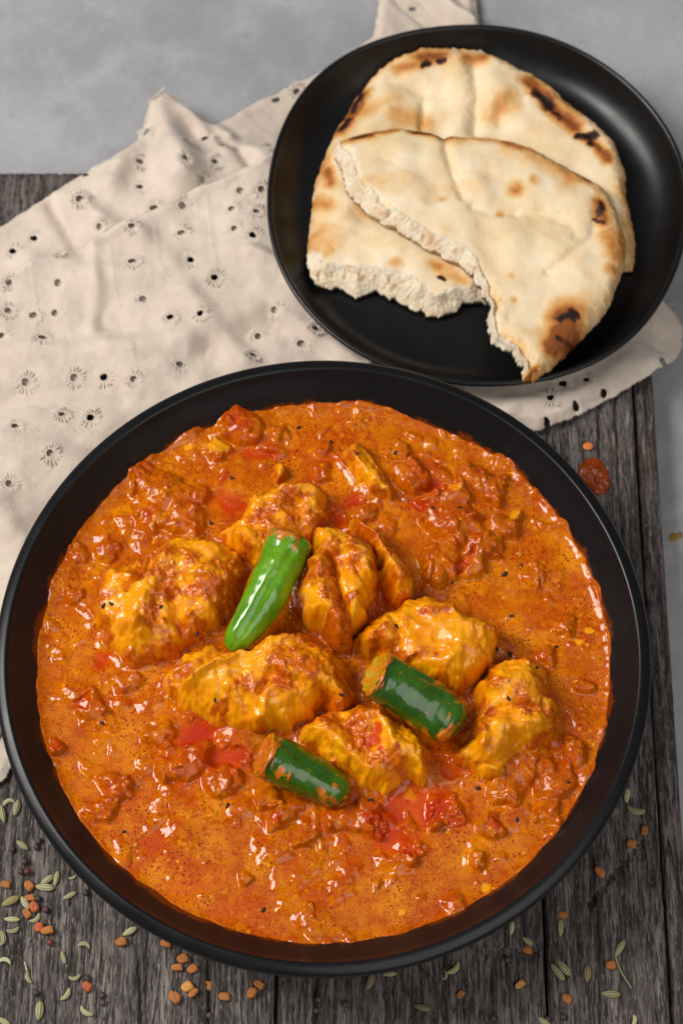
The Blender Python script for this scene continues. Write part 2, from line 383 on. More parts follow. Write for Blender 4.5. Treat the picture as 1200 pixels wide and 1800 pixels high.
# ------------------------------------------------------------------ table and board
TZ = -0.020
def make_table():
    V = [(-1.2, -1.0, TZ), (1.2, -1.0, TZ), (1.2, 1.6, TZ), (-1.2, 1.6, TZ)]
    o = obj('table_top', mesh_np('table_top', V, [[0, 1, 2, 3]], m_table(), smooth=False)); tag(o, kind='structure')
make_table()
_, YF = P(70, 298, 0.0); YF = float(YF)           # far end of the board
XR = float(P(1190, 1250, 0.0)[0])                  # right edge of the board
XS3 = float(P(1160, 1450, 0.0)[0])
XS1 = float(P(485, 1750, 0.0)[0]); XS2 = float(P(962, 1750, 0.0)[0])
XL = float(P(-330, 900, 0.0)[0]); YN = float(P(600, 1960, 0.0)[1])
M_THREAD = m_thread()
BOARD = []
def make_board():
    root = obj('wooden_board', None); root.location = (0, 0, 0)
    tag(root, 'dark weathered wooden board of planks under the bowl and seeds', 'wooden board')
    cuts = [XL, XS1, XS2, XS3, XR]
    cracks = [([(1133, 1470), (1085, 1530), (1030, 1592)], 5, 1.3), ([(125, 1585), (70, 1640), (15, 1684)], 4, 1.0), ([(835, 1676), (890, 1675), (945, 1673)], 5, 1.6),
              ([(364, 1700), (367, 1800)], 4, 1.2), ([(245, 1690), (247, 1810)], 4, 1.0), ([(556, 1715), (557, 1820)], 6, 1.6), ([(150, 1450), (160, 1560), (165, 1640)], 3, .9),
              ([(1080, 690), (1086, 830), (1098, 980)], 5, 1.2), ([(1050, 720), (1054, 800)], 4, 1.0), ([(860, 1700), (865, 1810)], 4, 1.0), ([(1040, 1500), (1050, 1640), (1055, 1800)], 4, 1.0),
              ([(1150, 1400), (1152, 1520)], 3, .8), ([(30, 1440), (22, 1520), (30, 1600)], 3, .8), ([(690, 1720), (692, 1800)], 4, 1.0)]
    for k in range(4):
        x0, x1 = cuts[k] + .0005, cuts[k + 1] - .0005
        pt = Patch(x0, x1, YN, YF, .00045, .0022)
        X, Y = pt.X, pt.Y
        top = -.0035 if k == 3 else 0.0
        wx = X + .0016 * fbm(X, Y, .05, 2, 3)
        g = perlin(wx / .0016, Y / .045, 11 + k); g2 = perlin(wx / .0007, Y / .02, 31 + k); g3 = perlin(wx / .0045, Y / .09, 51 + k)
        z = top - .0009 * np.abs(g) - .00045 * np.abs(g2) - .0011 * sstep(.25, .75, g3) + .0004 * fbm(X, Y, .03, 3, 70 + k)
        z -= .0014 * sstep(.62, .8, perlin(wx / .0025, Y / .06, 91 + k))
        for pts, wd, dp in cracks:
            q = PP(pts, 0.0); d = seg_dist(X + .0006 * fbm(X, Y, .006, 2, 5), Y, q)
            z -= dp * .001 * 2.4 * np.exp(-(d / (wd * PXM(1600, 0) * .6)) ** 2)
        e = np.minimum(X - x0, x1 - X); z -= .0018 * np.exp(-(e / .0009)) + .0006 * np.exp(-(e / .003))
        ef = YF - Y; z -= .0015 * np.exp(-ef / .002)
        pt.Z = z; BOARD.append((x0, x1, pt))
        col = [((.066, .053, .047), (.200, .172, .158)), ((.066, .053, .047), (.195, .166, .152)), ((.072, .057, .050), (.215, .182, .168)), ((.075, .058, .052), (.200, .168, .155))][k]
        o = obj('plank', grid_mesh('plank', pt, np.ones(X.shape, bool), m_wood('weathered_wood', *col, seed=k * 1.7), bottom=np.full(X.shape, TZ + .0005)), root)
        if k == 3: o['label'] = 'narrow darker edge plank'
    return root
make_board()
def board_z(x, y):
    for x0, x1, pt in BOARD:
        if x < x1 + .0005: return float(pt.at(x, y))
    return 0.0

# ------------------------------------------------------------------ cloth
M_CLOTH = m_cloth()
def off_board(X, Y):                               # how far outside the board's top
    return np.maximum(np.maximum(X - XR, Y - YF), 0)
def ground(X, Y):
    return TZ * sstep(-.004, .030, off_board(X, Y))
EYE = [(280,201),(258,240),(246,286),(151,307),(246,330),(142,361),(176,407),(336,268),(360,245),(395,262),(378,290),(329,306),(356,324),(485,173),(521,161),(473,247),(271,369),
 (422,341),(460,340),(321,368),(407,374),(451,381),(319,415),(234,414),(412,412),(445,426),(24,446),(234,470),(336,466),(378,498),(252,531),(300,565),(353,564),(19,508),(104,505),
 (17,555),(98,555),(5,597),(77,601),(482,552),(453,591),(529,607),(555,585),(46,675),(131,667),(183,666),(236,674),(317,645),(110,733),(160,738),(445,632),(93,811),
 (1028,674),(965,707),(1010,718),(1060,693),(1165,633),(960,745),(987,680),(725,11),(-20,650),(60,560),(560,160),(30,760),(20,860),(105,455),(60,420)]
EYE_DARK = {(176,407),(24,446),(336,466),(378,498),(300,565),(353,564),(183,666),(160,738),(445,426)}
LOW = [(-140, 480), (0, 396), (75, 347), (150, 300), (200, 268), (240, 240), (258, 207), (270, 186), (282, 176), (296, 177), (318, 190), (345, 206), (376, 216), (398, 207), (460, 170), (550, 130), (610, 95), (655, 62), (662, 20), (670, -50),
       (830, -60), (842, 42), (900, 100), (1000, 300), (1120, 470), (1165, 525), (1192, 552), (1204, 575), (1200, 605), (1190, 628), (1150, 652), (1110, 677), (1060, 707), (1000, 737), (945, 758),
       (880, 745), (700, 780), (420, 880), (250, 980), (120, 1120), (40, 1320), (12, 1366), (-20, 1385), (-140, 1400)]
UPP = [(-150, 560), (20, 490), (65, 467), (120, 444), (200, 411), (300, 363), (400, 313), (475, 277), (560, 240), (700, 290), (760, 480), (640, 690), (420, 830), (200, 990), (60, 1180), (-20, 1330), (-150, 1390)]
def cloth_pts(pts):
    out = []
    for u, v in pts:
        x, y = P(u, v, 0.004); z = float(ground(np.array(x), np.array(y))) + .004
        x, y = P(u, v, z); out.append((float(x), float(y)))
    return np.array(out)
def cloth_folds(X, Y):
    z = .0038 * fbm(X * .8 + Y * .5, Y * .8 - X * .4, .055, 3, 21) + .0007 * fbm(X, Y, .018, 3, 25)
    px = PXM(600, 0)
    for pts, wd, amp in [([(290, 212), (300, 245), (322, 310)], 36, 7.5), ([(300, 200), (340, 214), (400, 240)], 16, 3.0), ([(262, 205), (235, 260), (200, 320)], 26, 3.5), ([(345, 215), (400, 262), (470, 270)], 26, 3.2), ([(330, 190), (372, 230), (440, 285)], 14, -3),
                         ([(420, 560), (500, 530), (590, 520)], 30, 3.0), ([(180, 560), (330, 640), (470, 560)], 34, -2.2), ([(140, 360), (190, 400), (250, 420)], 20, 2.5), ([(90, 355), (120, 410), (140, 440)], 15, -2.0),
                         ([(60, 470), (230, 500), (300, 480)], 30, 2.2), ([(330, 520), (400, 600), (430, 640)], 22, 2.4), ([(0, 620), (120, 620), (240, 610), (330, 610)], 26, 2.2), ([(0, 720), (90, 700), (200, 700)], 26, -2.2),
                         ([(-20, 780), (80, 800), (150, 830)], 30, 2.6), ([(0, 900), (40, 960), (30, 1100)], 30, 2.6), ([(165, 440), (172, 520), (165, 580)], 14, 1.4), ([(700, -20), (740, 20), (780, 60)], 18, -5), ([(760, -10), (800, 30), (830, 50)], 16, 4),
                         ([(1100, 560), (1160, 600), (1200, 600)], 22, -1.5), ([(900, 720), (1010, 700), (1100, 640)], 20, 1.5), ([(445, 455), (480, 470), (520, 500)], 15, 2.5), ([(500, 560), (570, 600), (640, 650)], 18, 2.0)]:
        q = cloth_pts(pts); d = seg_dist(X, Y, q)
        z += 1.75 * amp * .001 * np.exp(-(d / (wd * px)) ** 2)
    return z
bx, by = P(840, 358, .022); PLC = (float(bx), float(by))           # plate centre
def flatten(X, Y, z):                              # pressed flat under the plate and the bowl
    d = np.hypot(X - PLC[0], (Y - PLC[1])); f = sstep(.050, .085, d)
    d2 = np.hypot(X, Y); f2 = sstep(.075, .125, d2)
    return z * f * f2
PLATE = [(470, 360), (473, 300), (490, 230), (522, 172), (570, 120), (640, 75), (720, 52), (800, 43), (880, 44), (960, 60), (1030, 90), (1100, 140), (1150, 190), (1187, 245), (1208, 310), (1210, 380), (1196, 450), (1166, 525),
         (1115, 588), (1050, 635), (980, 662), (900, 675), (800, 674), (710, 655), (630, 622), (562, 570), (512, 510), (480, 440)]
PZ = .0040; RZ = .0225
def under(X, Y):                                   # how high the cloth may stand below the plate and the bowl
    d = sdist(X, Y, PP(PLATE, RZ))
    a = np.interp(d, [-.004, 0, .0005, .003, .007, .013, .022, .030, .034], [1, .0212, .0200, .0165, .0118, .0073, .0050, .0042, .0040])
    b = np.interp(np.hypot(X, Y), [.060, .064, .075, .092, .107, .118, .1255, .129, .131], [.003, .0055, .0080, .0150, .0262, .0370, .0455, .0496, 1])
    return np.minimum(a, b)
def make_cloth():
    lowp = cloth_pts(LOW); uppp = cloth_pts(UPP)
    eye = cloth_pts(EYE)
    rr = RNG.uniform(.00150, .00190, len(EYE)); ph = RNG.uniform(0, 6.28, len(EYE))
    def punch(X, Y, mask, ids, grow=1.0):
        X = X.copy(); Y = Y.copy(); mask = mask.copy()
        for i in ids:
            ex, ey = eye[i]; dx = X - ex; dy = Y - ey; d = np.hypot(dx, dy)
            near = d < .004
            a = np.arctan2(dy, dx); r = rr[i] * grow * (1 + .16 * np.sin(2 * a + ph[i]) + .1 * np.sin(3 * a - ph[i]))
            mask &= ~(near & (d < r - .00028))
            sel = near & (np.abs(d - r) <= .00029)
            X[sel] = ex + np.cos(a[sel]) * r[sel]; Y[sel] = ey + np.sin(a[sel]) * r[sel]
        return X, Y, mask
    upin = inside(eye[:, 0], eye[:, 1], uppp)
    lo, hi = lowp.min(0), lowp.max(0)
    pl = Patch(lo[0], hi[0], lo[1], hi[1], .00060)
    sd = sdist(pl.X + .0006 * fbm(pl.X, pl.Y, .006, 2, 9), pl.Y + .0006 * fbm(pl.X, pl.Y, .006, 2, 19), lowp)
    edge = np.minimum(sd, .004) / .004
    z = ground(pl.X, pl.Y) + .0016 + np.maximum(flatten(pl.X, pl.Y, cloth_folds(pl.X, pl.Y) + .0035), 0) * (.35 + .65 * edge)
    pl.Z = np.minimum(z, under(pl.X, pl.Y) - .0027)
    ids = [i for i in range(len(EYE)) if not upin[i]]; dark = [i for i in range(len(EYE)) if upin[i] and EYE[i] in EYE_DARK]
    X, Y, mk = punch(pl.X, pl.Y, sd > 0, ids); X, Y, mk = punch(X, Y, mk, dark, 1.9)
    mk &= np.hypot(pl.X, pl.Y) > .066
    low = obj('napkin', grid_mesh('napkin', pl, mk, M_CLOTH, bottom=pl.Z - .0005, X=X, Y=Y))
    tag(low, 'crumpled beige eyelet napkin under the plate and bowl', 'napkin')
    # the turned-under layer of the fold, seen through the holes
    ud = [(130, 330), (180, 300), (238, 262), (268, 214), (284, 196), (308, 200), (345, 222), (385, 226), (460, 185), (540, 146), (540, 300), (420, 330), (300, 380), (190, 430), (100, 440), (60, 420)]
    up_ = cloth_pts(ud); l2, h2 = up_.min(0), up_.max(0); pb = Patch(l2[0], h2[0], l2[1], h2[1], .0014)
    pb.Z = pl.at(pb.X, pb.Y) - .0026
    pb.Z = np.maximum(pb.Z, ground(pb.X, pb.Y) + .0004)
    obj('turned_under_layer', grid_mesh('turned_under_layer', pb, inside(pb.X, pb.Y, up_) & (pl.at(pb.X, pb.Y) > pb.Z + .0006), M_CLOTH, bottom=pb.Z - .0003), low)
    lo, hi = uppp.min(0), uppp.max(0)
    pu = Patch(lo[0], hi[0], lo[1], hi[1], .00055)
    sd2 = sdist(pu.X + .0012 * fbm(pu.X, pu.Y, .02, 2, 29), pu.Y + .0012 * fbm(pu.X, pu.Y, .02, 2, 39), uppp)
    e2 = np.clip(sd2 / .005, 0, 1); e2 = np.sqrt(1 - (1 - e2) ** 2)
    ll = pl.at(pu.X, pu.Y)
    pu.Z = ll + .0006 + .0013 * np.exp(-((sd2 - .0025) / .0028) ** 2) + e2 * (.0015 + .00025 * (1 + fbm(pu.X, pu.Y, .03, 3, 49)))
    # faint rows of stitched lines
    for pts in ([(195, 440), (205, 520), (240, 640)], [(275, 400), (283, 480), (330, 530), (400, 540)], [(60, 480), (68, 560), (50, 640)], [(60, 705), (150, 700), (240, 690)], [(45, 770), (120, 765), (190, 760)], [(365, 350), (372, 420), (380, 470)]):
        q = cloth_pts(pts); d = seg_dist(pu.X, pu.Y, q)
        pu.Z += .00045 * np.exp(-(d / .0011) ** 2) * (.5 + .5 * np.sin(2 * math.pi * (pu.X * .6 + pu.Y) / .0021))
    pu.Z = np.minimum(pu.Z, under(pu.X, pu.Y) - .0006)
    X, Y, mk = punch(pu.X, pu.Y, sd2 > 0, [i for i in range(len(EYE)) if upin[i]])
    mk &= np.hypot(pu.X, pu.Y) > .066
    up = obj('folded_layer', grid_mesh('folded_layer', pu, mk, M_CLOTH, bottom=pu.Z - .0005, X=X, Y=Y), low)
    # embroidered daisies round the eyelets: raised stitches, each flower one part
    def flower(seed):
        r = random.Random(seed); V = []; Fc = []
        n = 17
        for k in range(n):
            a = 2 * math.pi * k / n + r.uniform(-.1, .1); r0 = .0021 + r.uniform(0, .0003); r1 = .0044 + r.uniform(-.0006, .0007)
            wd = .00034
            ca, sa = math.cos(a), math.sin(a)
            for t, hw, h in ((0, .5, .00005), (.3, 1, .00042), (.75, 1.1, .00042), (1, .6, .00005)):
                rad = r0 + (r1 - r0) * t
                b = len(V)
                for s, hh in ((-1, -.0001), (0, h), (1, -.0001)):
                    V.append((ca * rad - sa * s * wd * hw, sa * rad + ca * s * wd * hw, hh))
            b = len(V) - 12
            for i in range(3):
                for s in range(2):
                    p = b + i * 3 + s; Fc.append((p, p + 3, p + 4, p + 1))
        n = 20
        b = len(V)
        for k in range(n):
            a = 2 * math.pi * k / n; j = 1 + .05 * r.uniform(-1, 1)
            for rad, h in ((.00150, -.0003), (.00172, .00012), (.00205, -.0002)):
                V.append((math.cos(a) * rad * j, math.sin(a) * rad * j, h))
        for k in range(n):
            p = b + k * 3; q = b + ((k + 1) % n) * 3
            for s in range(2): Fc.append((p + s, p + s + 1, q + s + 1, q + s))
        return mesh_np('eyelet_flower', V, Fc, M_THREAD)
    fl = [flower(i) for i in range(4)]
    for i, (x, y) in enumerate(eye):
        pt, par = (pu, up) if upin[i] else (pl, low)
        h = .0015; zz = float(pt.at(x, y)); gx = float(pt.at(x + h, y) - pt.at(x - h, y)) / (2 * h); gy = float(pt.at(x, y + h) - pt.at(x, y - h)) / (2 * h)
        if math.hypot(x, y) < .07: continue
        if float(sdist(np.array([x]), np.array([y]), lowp)[0]) < .0042: continue       # too near the hem for a whole flower
        o = obj('eyelet_flower', fl[i % 4], low)
        nrm = Vector((-gx, -gy, 1)).normalized()
        q = Vector((0, 0, 1)).rotation_difference(nrm)
        o.location = (x, y, zz + .00022); o.rotation_euler = (q.to_matrix() @ Matrix.Rotation(random.uniform(0, 6.28), 3, 'Z')).to_euler()
        s = rr[i] / .0015; o.scale = (s, s, 1)
    # frayed threads at the right-hand corner
    V = []; Fc = []
    for k in range(26):
        t = k / 25; u = 1172 + 30 * t; v = 535 + 42 * t
        x, y = cloth_pts([(u, v)])[0]; z = float(ground(np.array(x), np.array(y))) + .003
        a = random.uniform(.1, 1.2); L = random.uniform(.002, .006); r = .00018
        ax, ay = math.cos(a), math.sin(a); p = Vector((x - ax * .001, y - ay * .001, z)); d = Vector((ax, ay, .1))
        nn = Vector((-ay, ax, 0)); b = len(V)
        for i in range(5):
            c = p + d * L * i / 4 + nn * .0012 * math.sin(i * .9 + k) * i / 4
            for q in range(3):
                V.append(c + (nn * math.cos(q * 2.1) + Vector((0, 0, 1)) * math.sin(q * 2.1)) * r)
        for i in range(4):
            for q in range(3):
                Fc.append((b + i * 3 + q, b + i * 3 + (q + 1) % 3, b + i * 3 + 3 + (q + 1) % 3, b + i * 3 + 3 + q))
    fr = obj('frayed_edge', mesh_np('frayed_edge', V, Fc, M_THREAD), low); fr['kind'] = 'stuff'
    return pl, pu
CL, CU = make_cloth()

# ------------------------------------------------------------------ plate
M_PLATE = m_black('black_stoneware', .34, (.004, .004, .0046), .40); M_BOWL = m_bowl()
def make_plate():
    p = PP(PLATE, RZ); c = np.array(PLC)
    a = np.arctan2(p[:, 1] - c[1], p[:, 0] - c[0]); r = np.hypot(p[:, 0] - c[0], p[:, 1] - c[1])
    o = np.argsort(a); a = a[o]; r = r[o]
    n = 200; A = np.linspace(-math.pi, math.pi, n, endpoint=False)
    R = np.interp(A, np.r_[a - 2 * math.pi, a, a + 2 * math.pi], np.r_[r, r, r])
    fr = np.fft.rfft(R); fr[7:] = 0; R = np.fft.irfft(fr, n)
    # (inset from the rim outline, height) from the inside centre to the outside foot
    prof = [(None, .0070, .02), (None, .0070, .3), (None, .0070, .55), (.0200, .0071, 0), (.0165, .0075, 0), (.0130, .0087, 0), (.0096, .0110, 0), (.0068, .0142, 0), (.0046, .0177, 0), (.0032, .0203, 0), (.0025, .0217, 0), (.0018, .0224, 0), (.0010, .0225, 0), (.0003, .0221, 0), (0, .0212, 0),
            (.0005, .0200, 0), (.003, .0165, 0), (.007, .0118, 0), (.013, .0073, 0), (.022, .0050, 0), (.030, .0042, 0), (.034, .0040, 0), (None, .0040, .5), (None, .0040, .02)]
    V = []
    for ins, z, k in prof:
        rr = R * k if ins is None else R - ins
        V += [(c[0] + q * math.cos(t), c[1] + q * math.sin(t), z) for q, t in zip(rr, A)]
    m = len(prof); Q = []
    for i in range(m - 1):
        for j in range(n):
            j2 = (j + 1) % n; Q.append((i * n + j, i * n + j2, (i + 1) * n + j2, (i + 1) * n + j))
    # close the two middles
    for base, rev in ((0, False), ((m - 1) * n, True)):
        for j in range(0, n // 2 - 1):
            q = (base + j, base + n - 1 - j, base + n - 2 - j, base + j + 1)
            Q.append(q if rev else q[::-1])
    Q = [q[::-1] for q in Q]
    o = obj('plate', mesh_np('plate', V, Q, M_PLATE))
    tag(o, 'black round-cornered plate holding the torn naan', 'plate')
make_plate()

# ------------------------------------------------------------------ bowl
ZS = 0.0400
def make_bowl():
    Rr = .1300
    prof = [(.0005, .010), (.030, .010), (.060, .0115), (.085, .018), (.100, .0275), (.1125, .0375), (.1165, .0425), (.1200, .0470), (.1222, .0500), (.1236, .0520), (.1242, .0529), (.1247, .05355), (.1252, .05385), (.1258, .0539), (.1266, .05365), (.1278, .0532), (.1288, .0527), (.1295, .0521), (.1299, .0513), (.1299, .0503), (.1290, .0488),
            (.1255, .0455), (.118, .0370), (.107, .0262), (.092, .0150), (.075, .0080), (.064, .0055), (.061, .0030), (.0600, .0008), (.0585, .0003), (.0565, .0003), (.055, .0010), (.053, .0035), (.0005, .0045)]
    n = 256; V = []; Q = []
    for r, z in prof:
        if r > .120: r = r * 1.007
        for k in range(n):
            a = 2 * math.pi * k / n; V.append((r * math.cos(a), r * math.sin(a), z))
    for i in range(len(prof) - 1):
        for k in range(n):
            k2 = (k + 1) % n; Q.append((i * n + k, i * n + k2, (i + 1) * n + k2, (i + 1) * n + k)[::-1])
    Q = [q[::-1] for q in Q]
    o = obj('bowl', mesh_np('bowl', V, Q, M_BOWL))
    tag(o, 'large round black bowl filled with chicken curry', 'bowl')
make_bowl()

# ------------------------------------------------------------------ chicken
M_CHICK = m_chicken()
px = PXM(1174, ZS)
CHICK = [
 dict(label='large saucy chicken chunk at left beside the long bright green chilli', zoff=5, H=11.5, R=70, ex=2.2, tilt=(0, .02),
  poly=[(277,957),(310,945),(350,943),(397,955),(423,980),(439,1007),(433,1035),(415,1063),(398,1090),(372,1113),(343,1132),(310,1155),(270,1163),(230,1172),(208,1155),(183,1125),(165,1093),(153,1060),(158,1030),(183,1000),(223,988),(250,975)],
  strokes=[([(290,985),(255,1040),(235,1110)],16,2.5),([(270,970),(262,1010),(225,1040)],8,-2.0),([(330,1000),(390,1030),(400,1070)],26,2.0),([(345,1120),(390,1085)],13,2.6),([(215,1110),(260,1115)],12,2.4),([(305,1050),(320,1120)],9,-1.8),([(350,960),(405,975)],16,1.4),([(180,1020),(230,1020)],18,1.2)],
  bare=[([(340,955),(390,965)],34),([(228,1045),(215,1110)],26),([(250,1060),(222,1112)],14),([(300,1090),(330,1070)],20)]),
 dict(label='chicken piece behind the top end of the long bright green chilli', zoff=5, H=11, R=45, ex=2.2, tilt=(0, 0),
  poly=[(470,862),(490,853),(515,849),(550,850),(570,863),(575,893),(569,925),(560,950),(520,990),(480,1010),(440,990),(405,962),(386,942),(405,920),(422,910),(433,887),(452,868)],
  strokes=[([(455,880),(500,860),(550,860)],16,1.6),([(520,890),(540,930)],20,-2.0),([(400,935),(440,925),(470,900)],12,-1.8),([(420,945),(455,965)],15,1.6)],
  bare=[([(500,862),(560,862)],18),([(440,900),(470,880)],18),([(410,935),(440,950)],18)]),
 dict(label='upright folded chicken piece in the middle of the mound', zoff=7, H=19, R=34, ex=2.3, tilt=(0, -.08),
  poly=[(549,936),(575,938),(600,946),(633,955),(655,970),(664,988),(667,1010),(659,1037),(650,1067),(640,1100),(622,1118),(614,1139),(590,1139),(567,1115),(540,1100),(520,1072),(522,1040),(531,1020),(545,982)],
  strokes=[([(588,990),(590,1030),(606,1085),(612,1115)],6,-2.8),([(575,960),(600,975),(640,985)],9,1.4),([(630,1010),(650,1040)],7,-1.6),([(560,1000),(562,1060),(595,1120)],14,2.2),([(615,965),(640,1000),(640,1070)],18,1.8),([(545,1000),(580,970)],12,1.2),([(530,1060),(575,1070)],6,-1.2)],
  bare=[([(640,1060),(630,1095)],12),([(545,1070),(560,1095)],16),([(570,960),(600,965)],20),([(605,1030),(615,1060)],10)]),
 dict(label='small chicken piece tucked behind the upright middle piece', zoff=5, H=15, R=30, ex=2.2, tilt=(-.05, 0),
  poly=[(616,924),(647,928),(674,951),(700,983),(722,1010),(733,1036),(728,1055),(700,1066),(678,1055),(664,1030),(652,990),(630,960)],
  strokes=[([(640,940),(680,990),(700,1040)],14,1.6),([(660,985),(690,1050)],7,-1.5)], bare=[([(700,1050),(715,1045)],10)]),
 dict(label='big wedge of chicken at front left with a sharp ridge', zoff=6, H=16, R=62, ex=1.7, tilt=(0, .05),
  poly=[(287,1213),(291,1188),(308,1165),(325,1147),(357,1134),(383,1132),(417,1138),(463,1122),(503,1109),(543,1112),(570,1131),(600,1150),(617,1177),(621,1200),(628,1232),(612,1265),(580,1268),(560,1252),(548,1267),(517,1280),(483,1288),(450,1294),(397,1278),(350,1258),(310,1237)],
  strokes=[([(303,1215),(360,1185),(417,1160),(480,1135),(535,1118)],9,2.6),([(310,1195),(380,1155),(430,1143)],14,-1.8),([(480,1170),(520,1190),(560,1200)],24,2.2),([(460,1220),(480,1200),(520,1205)],8,-1.8),([(560,1215),(556,1250)],7,-3.0),([(585,1240),(600,1245)],15,2.0),([(420,1200),(440,1270)],9,-1.2),([(470,1250),(530,1262)],14,1.4)],
  bare=[([(330,1225),(430,1190)],30),([(420,1260),(500,1270)],22),([(500,1240),(530,1245)],18),([(330,1160),(370,1150)],22),([(470,1150),(510,1140)],14)]),
 dict(label='smooth yellow chicken piece at right behind the middle chilli', zoff=5, H=16, R=52, ex=2.4, tilt=(.03, -.02),
  poly=[(615,1136),(633,1113),(660,1092),(690,1075),(717,1058),(750,1052),(782,1062),(807,1078),(850,1097),(874,1112),(871,1140),(859,1173),(835,1200),(807,1218),(780,1216),(733,1206),(683,1180),(645,1155)],
  strokes=[([(640,1120),(690,1100)],14,1.0),([(690,1090),(700,1130),(690,1160)],8,-1.6),([(790,1075),(805,1130),(790,1170)],16,1.0),([(800,1085),(830,1110)],10,1.0)],
  bare=[([(740,1130),(820,1130)],48),([(700,1080),(760,1075)],16),([(640,1125),(680,1110)],14),([(760,1190),(820,1180)],24)]),
 dict(label='rounded yellow chicken chunk at right end of the mound', zoff=5, H=14, R=60, ex=2.1, tilt=(0, .02),
  poly=[(827,1211),(853,1184),(880,1163),(905,1157),(927,1158),(953,1172),(964,1203),(978,1235),(983,1262),(978,1288),(958,1313),(933,1327),(905,1345),(884,1362),(862,1374),(838,1362),(826,1352),(812,1342),(792,1331),(806,1313),(812,1283),(827,1250)],
  strokes=[([(850,1220),(900,1200),(950,1200)],18,1.6),([(860,1260),(900,1245),(960,1250)],7,-1.6),([(835,1270),(845,1310)],10,2.2),([(830,1345),(890,1330),(950,1300)],7,-2.6),([(850,1360),(885,1345)],10,1.6),([(870,1285),(940,1280)],16,1.4),([(920,1310),(950,1330)],8,-2.0)],
  bare=[([(880,1185),(930,1190)],24),([(870,1300),(820,1330)],18),([(880,1240),(900,1280)],22),([(850,1355),(880,1350)],14)]),
 dict(label='chicken piece with red tomato smear at front between two dark chillies', zoff=5, H=13, R=48, ex=2.0, tilt=(.04, 0),
  poly=[(520,1290),(545,1268),(570,1255),(600,1245),(637,1236),(668,1242),(690,1254),(727,1283),(752,1312),(758,1330),(755,1350),(743,1384),(715,1372),(680,1393),(650,1388),(612,1366),(575,1345),(542,1318)],
  strokes=[([(660,1255),(690,1300),(720,1350)],16,2.2),([(600,1265),(640,1300),(650,1340)],14,-1.8),([(560,1285),(600,1320),(640,1360)],18,1.6),([(735,1300),(740,1370)],9,1.6),([(660,1385),(720,1365)],8,-1.4)],
  bare=[([(540,1285),(580,1320)],14),([(680,1300),(720,1330)],22),([(640,1375),(680,1380)],20),([(735,1350),(745,1375)],14)]),
 dict(label='slender saucy chicken strip lying in the sauce at top right', zoff=2, H=6.5, R=24, ex=2.1, tilt=(0, 0),
  poly=[(597,805),(612,787),(632,786),(652,800),(672,825),(690,852),(694,876),(680,886),(655,872),(630,850),(607,828)],
  strokes=[([(615,805),(665,860)],9,1.0),([(640,800),(680,850)],6,-1.0)], bare=[([(640,840),(670,860)],12)]),
]
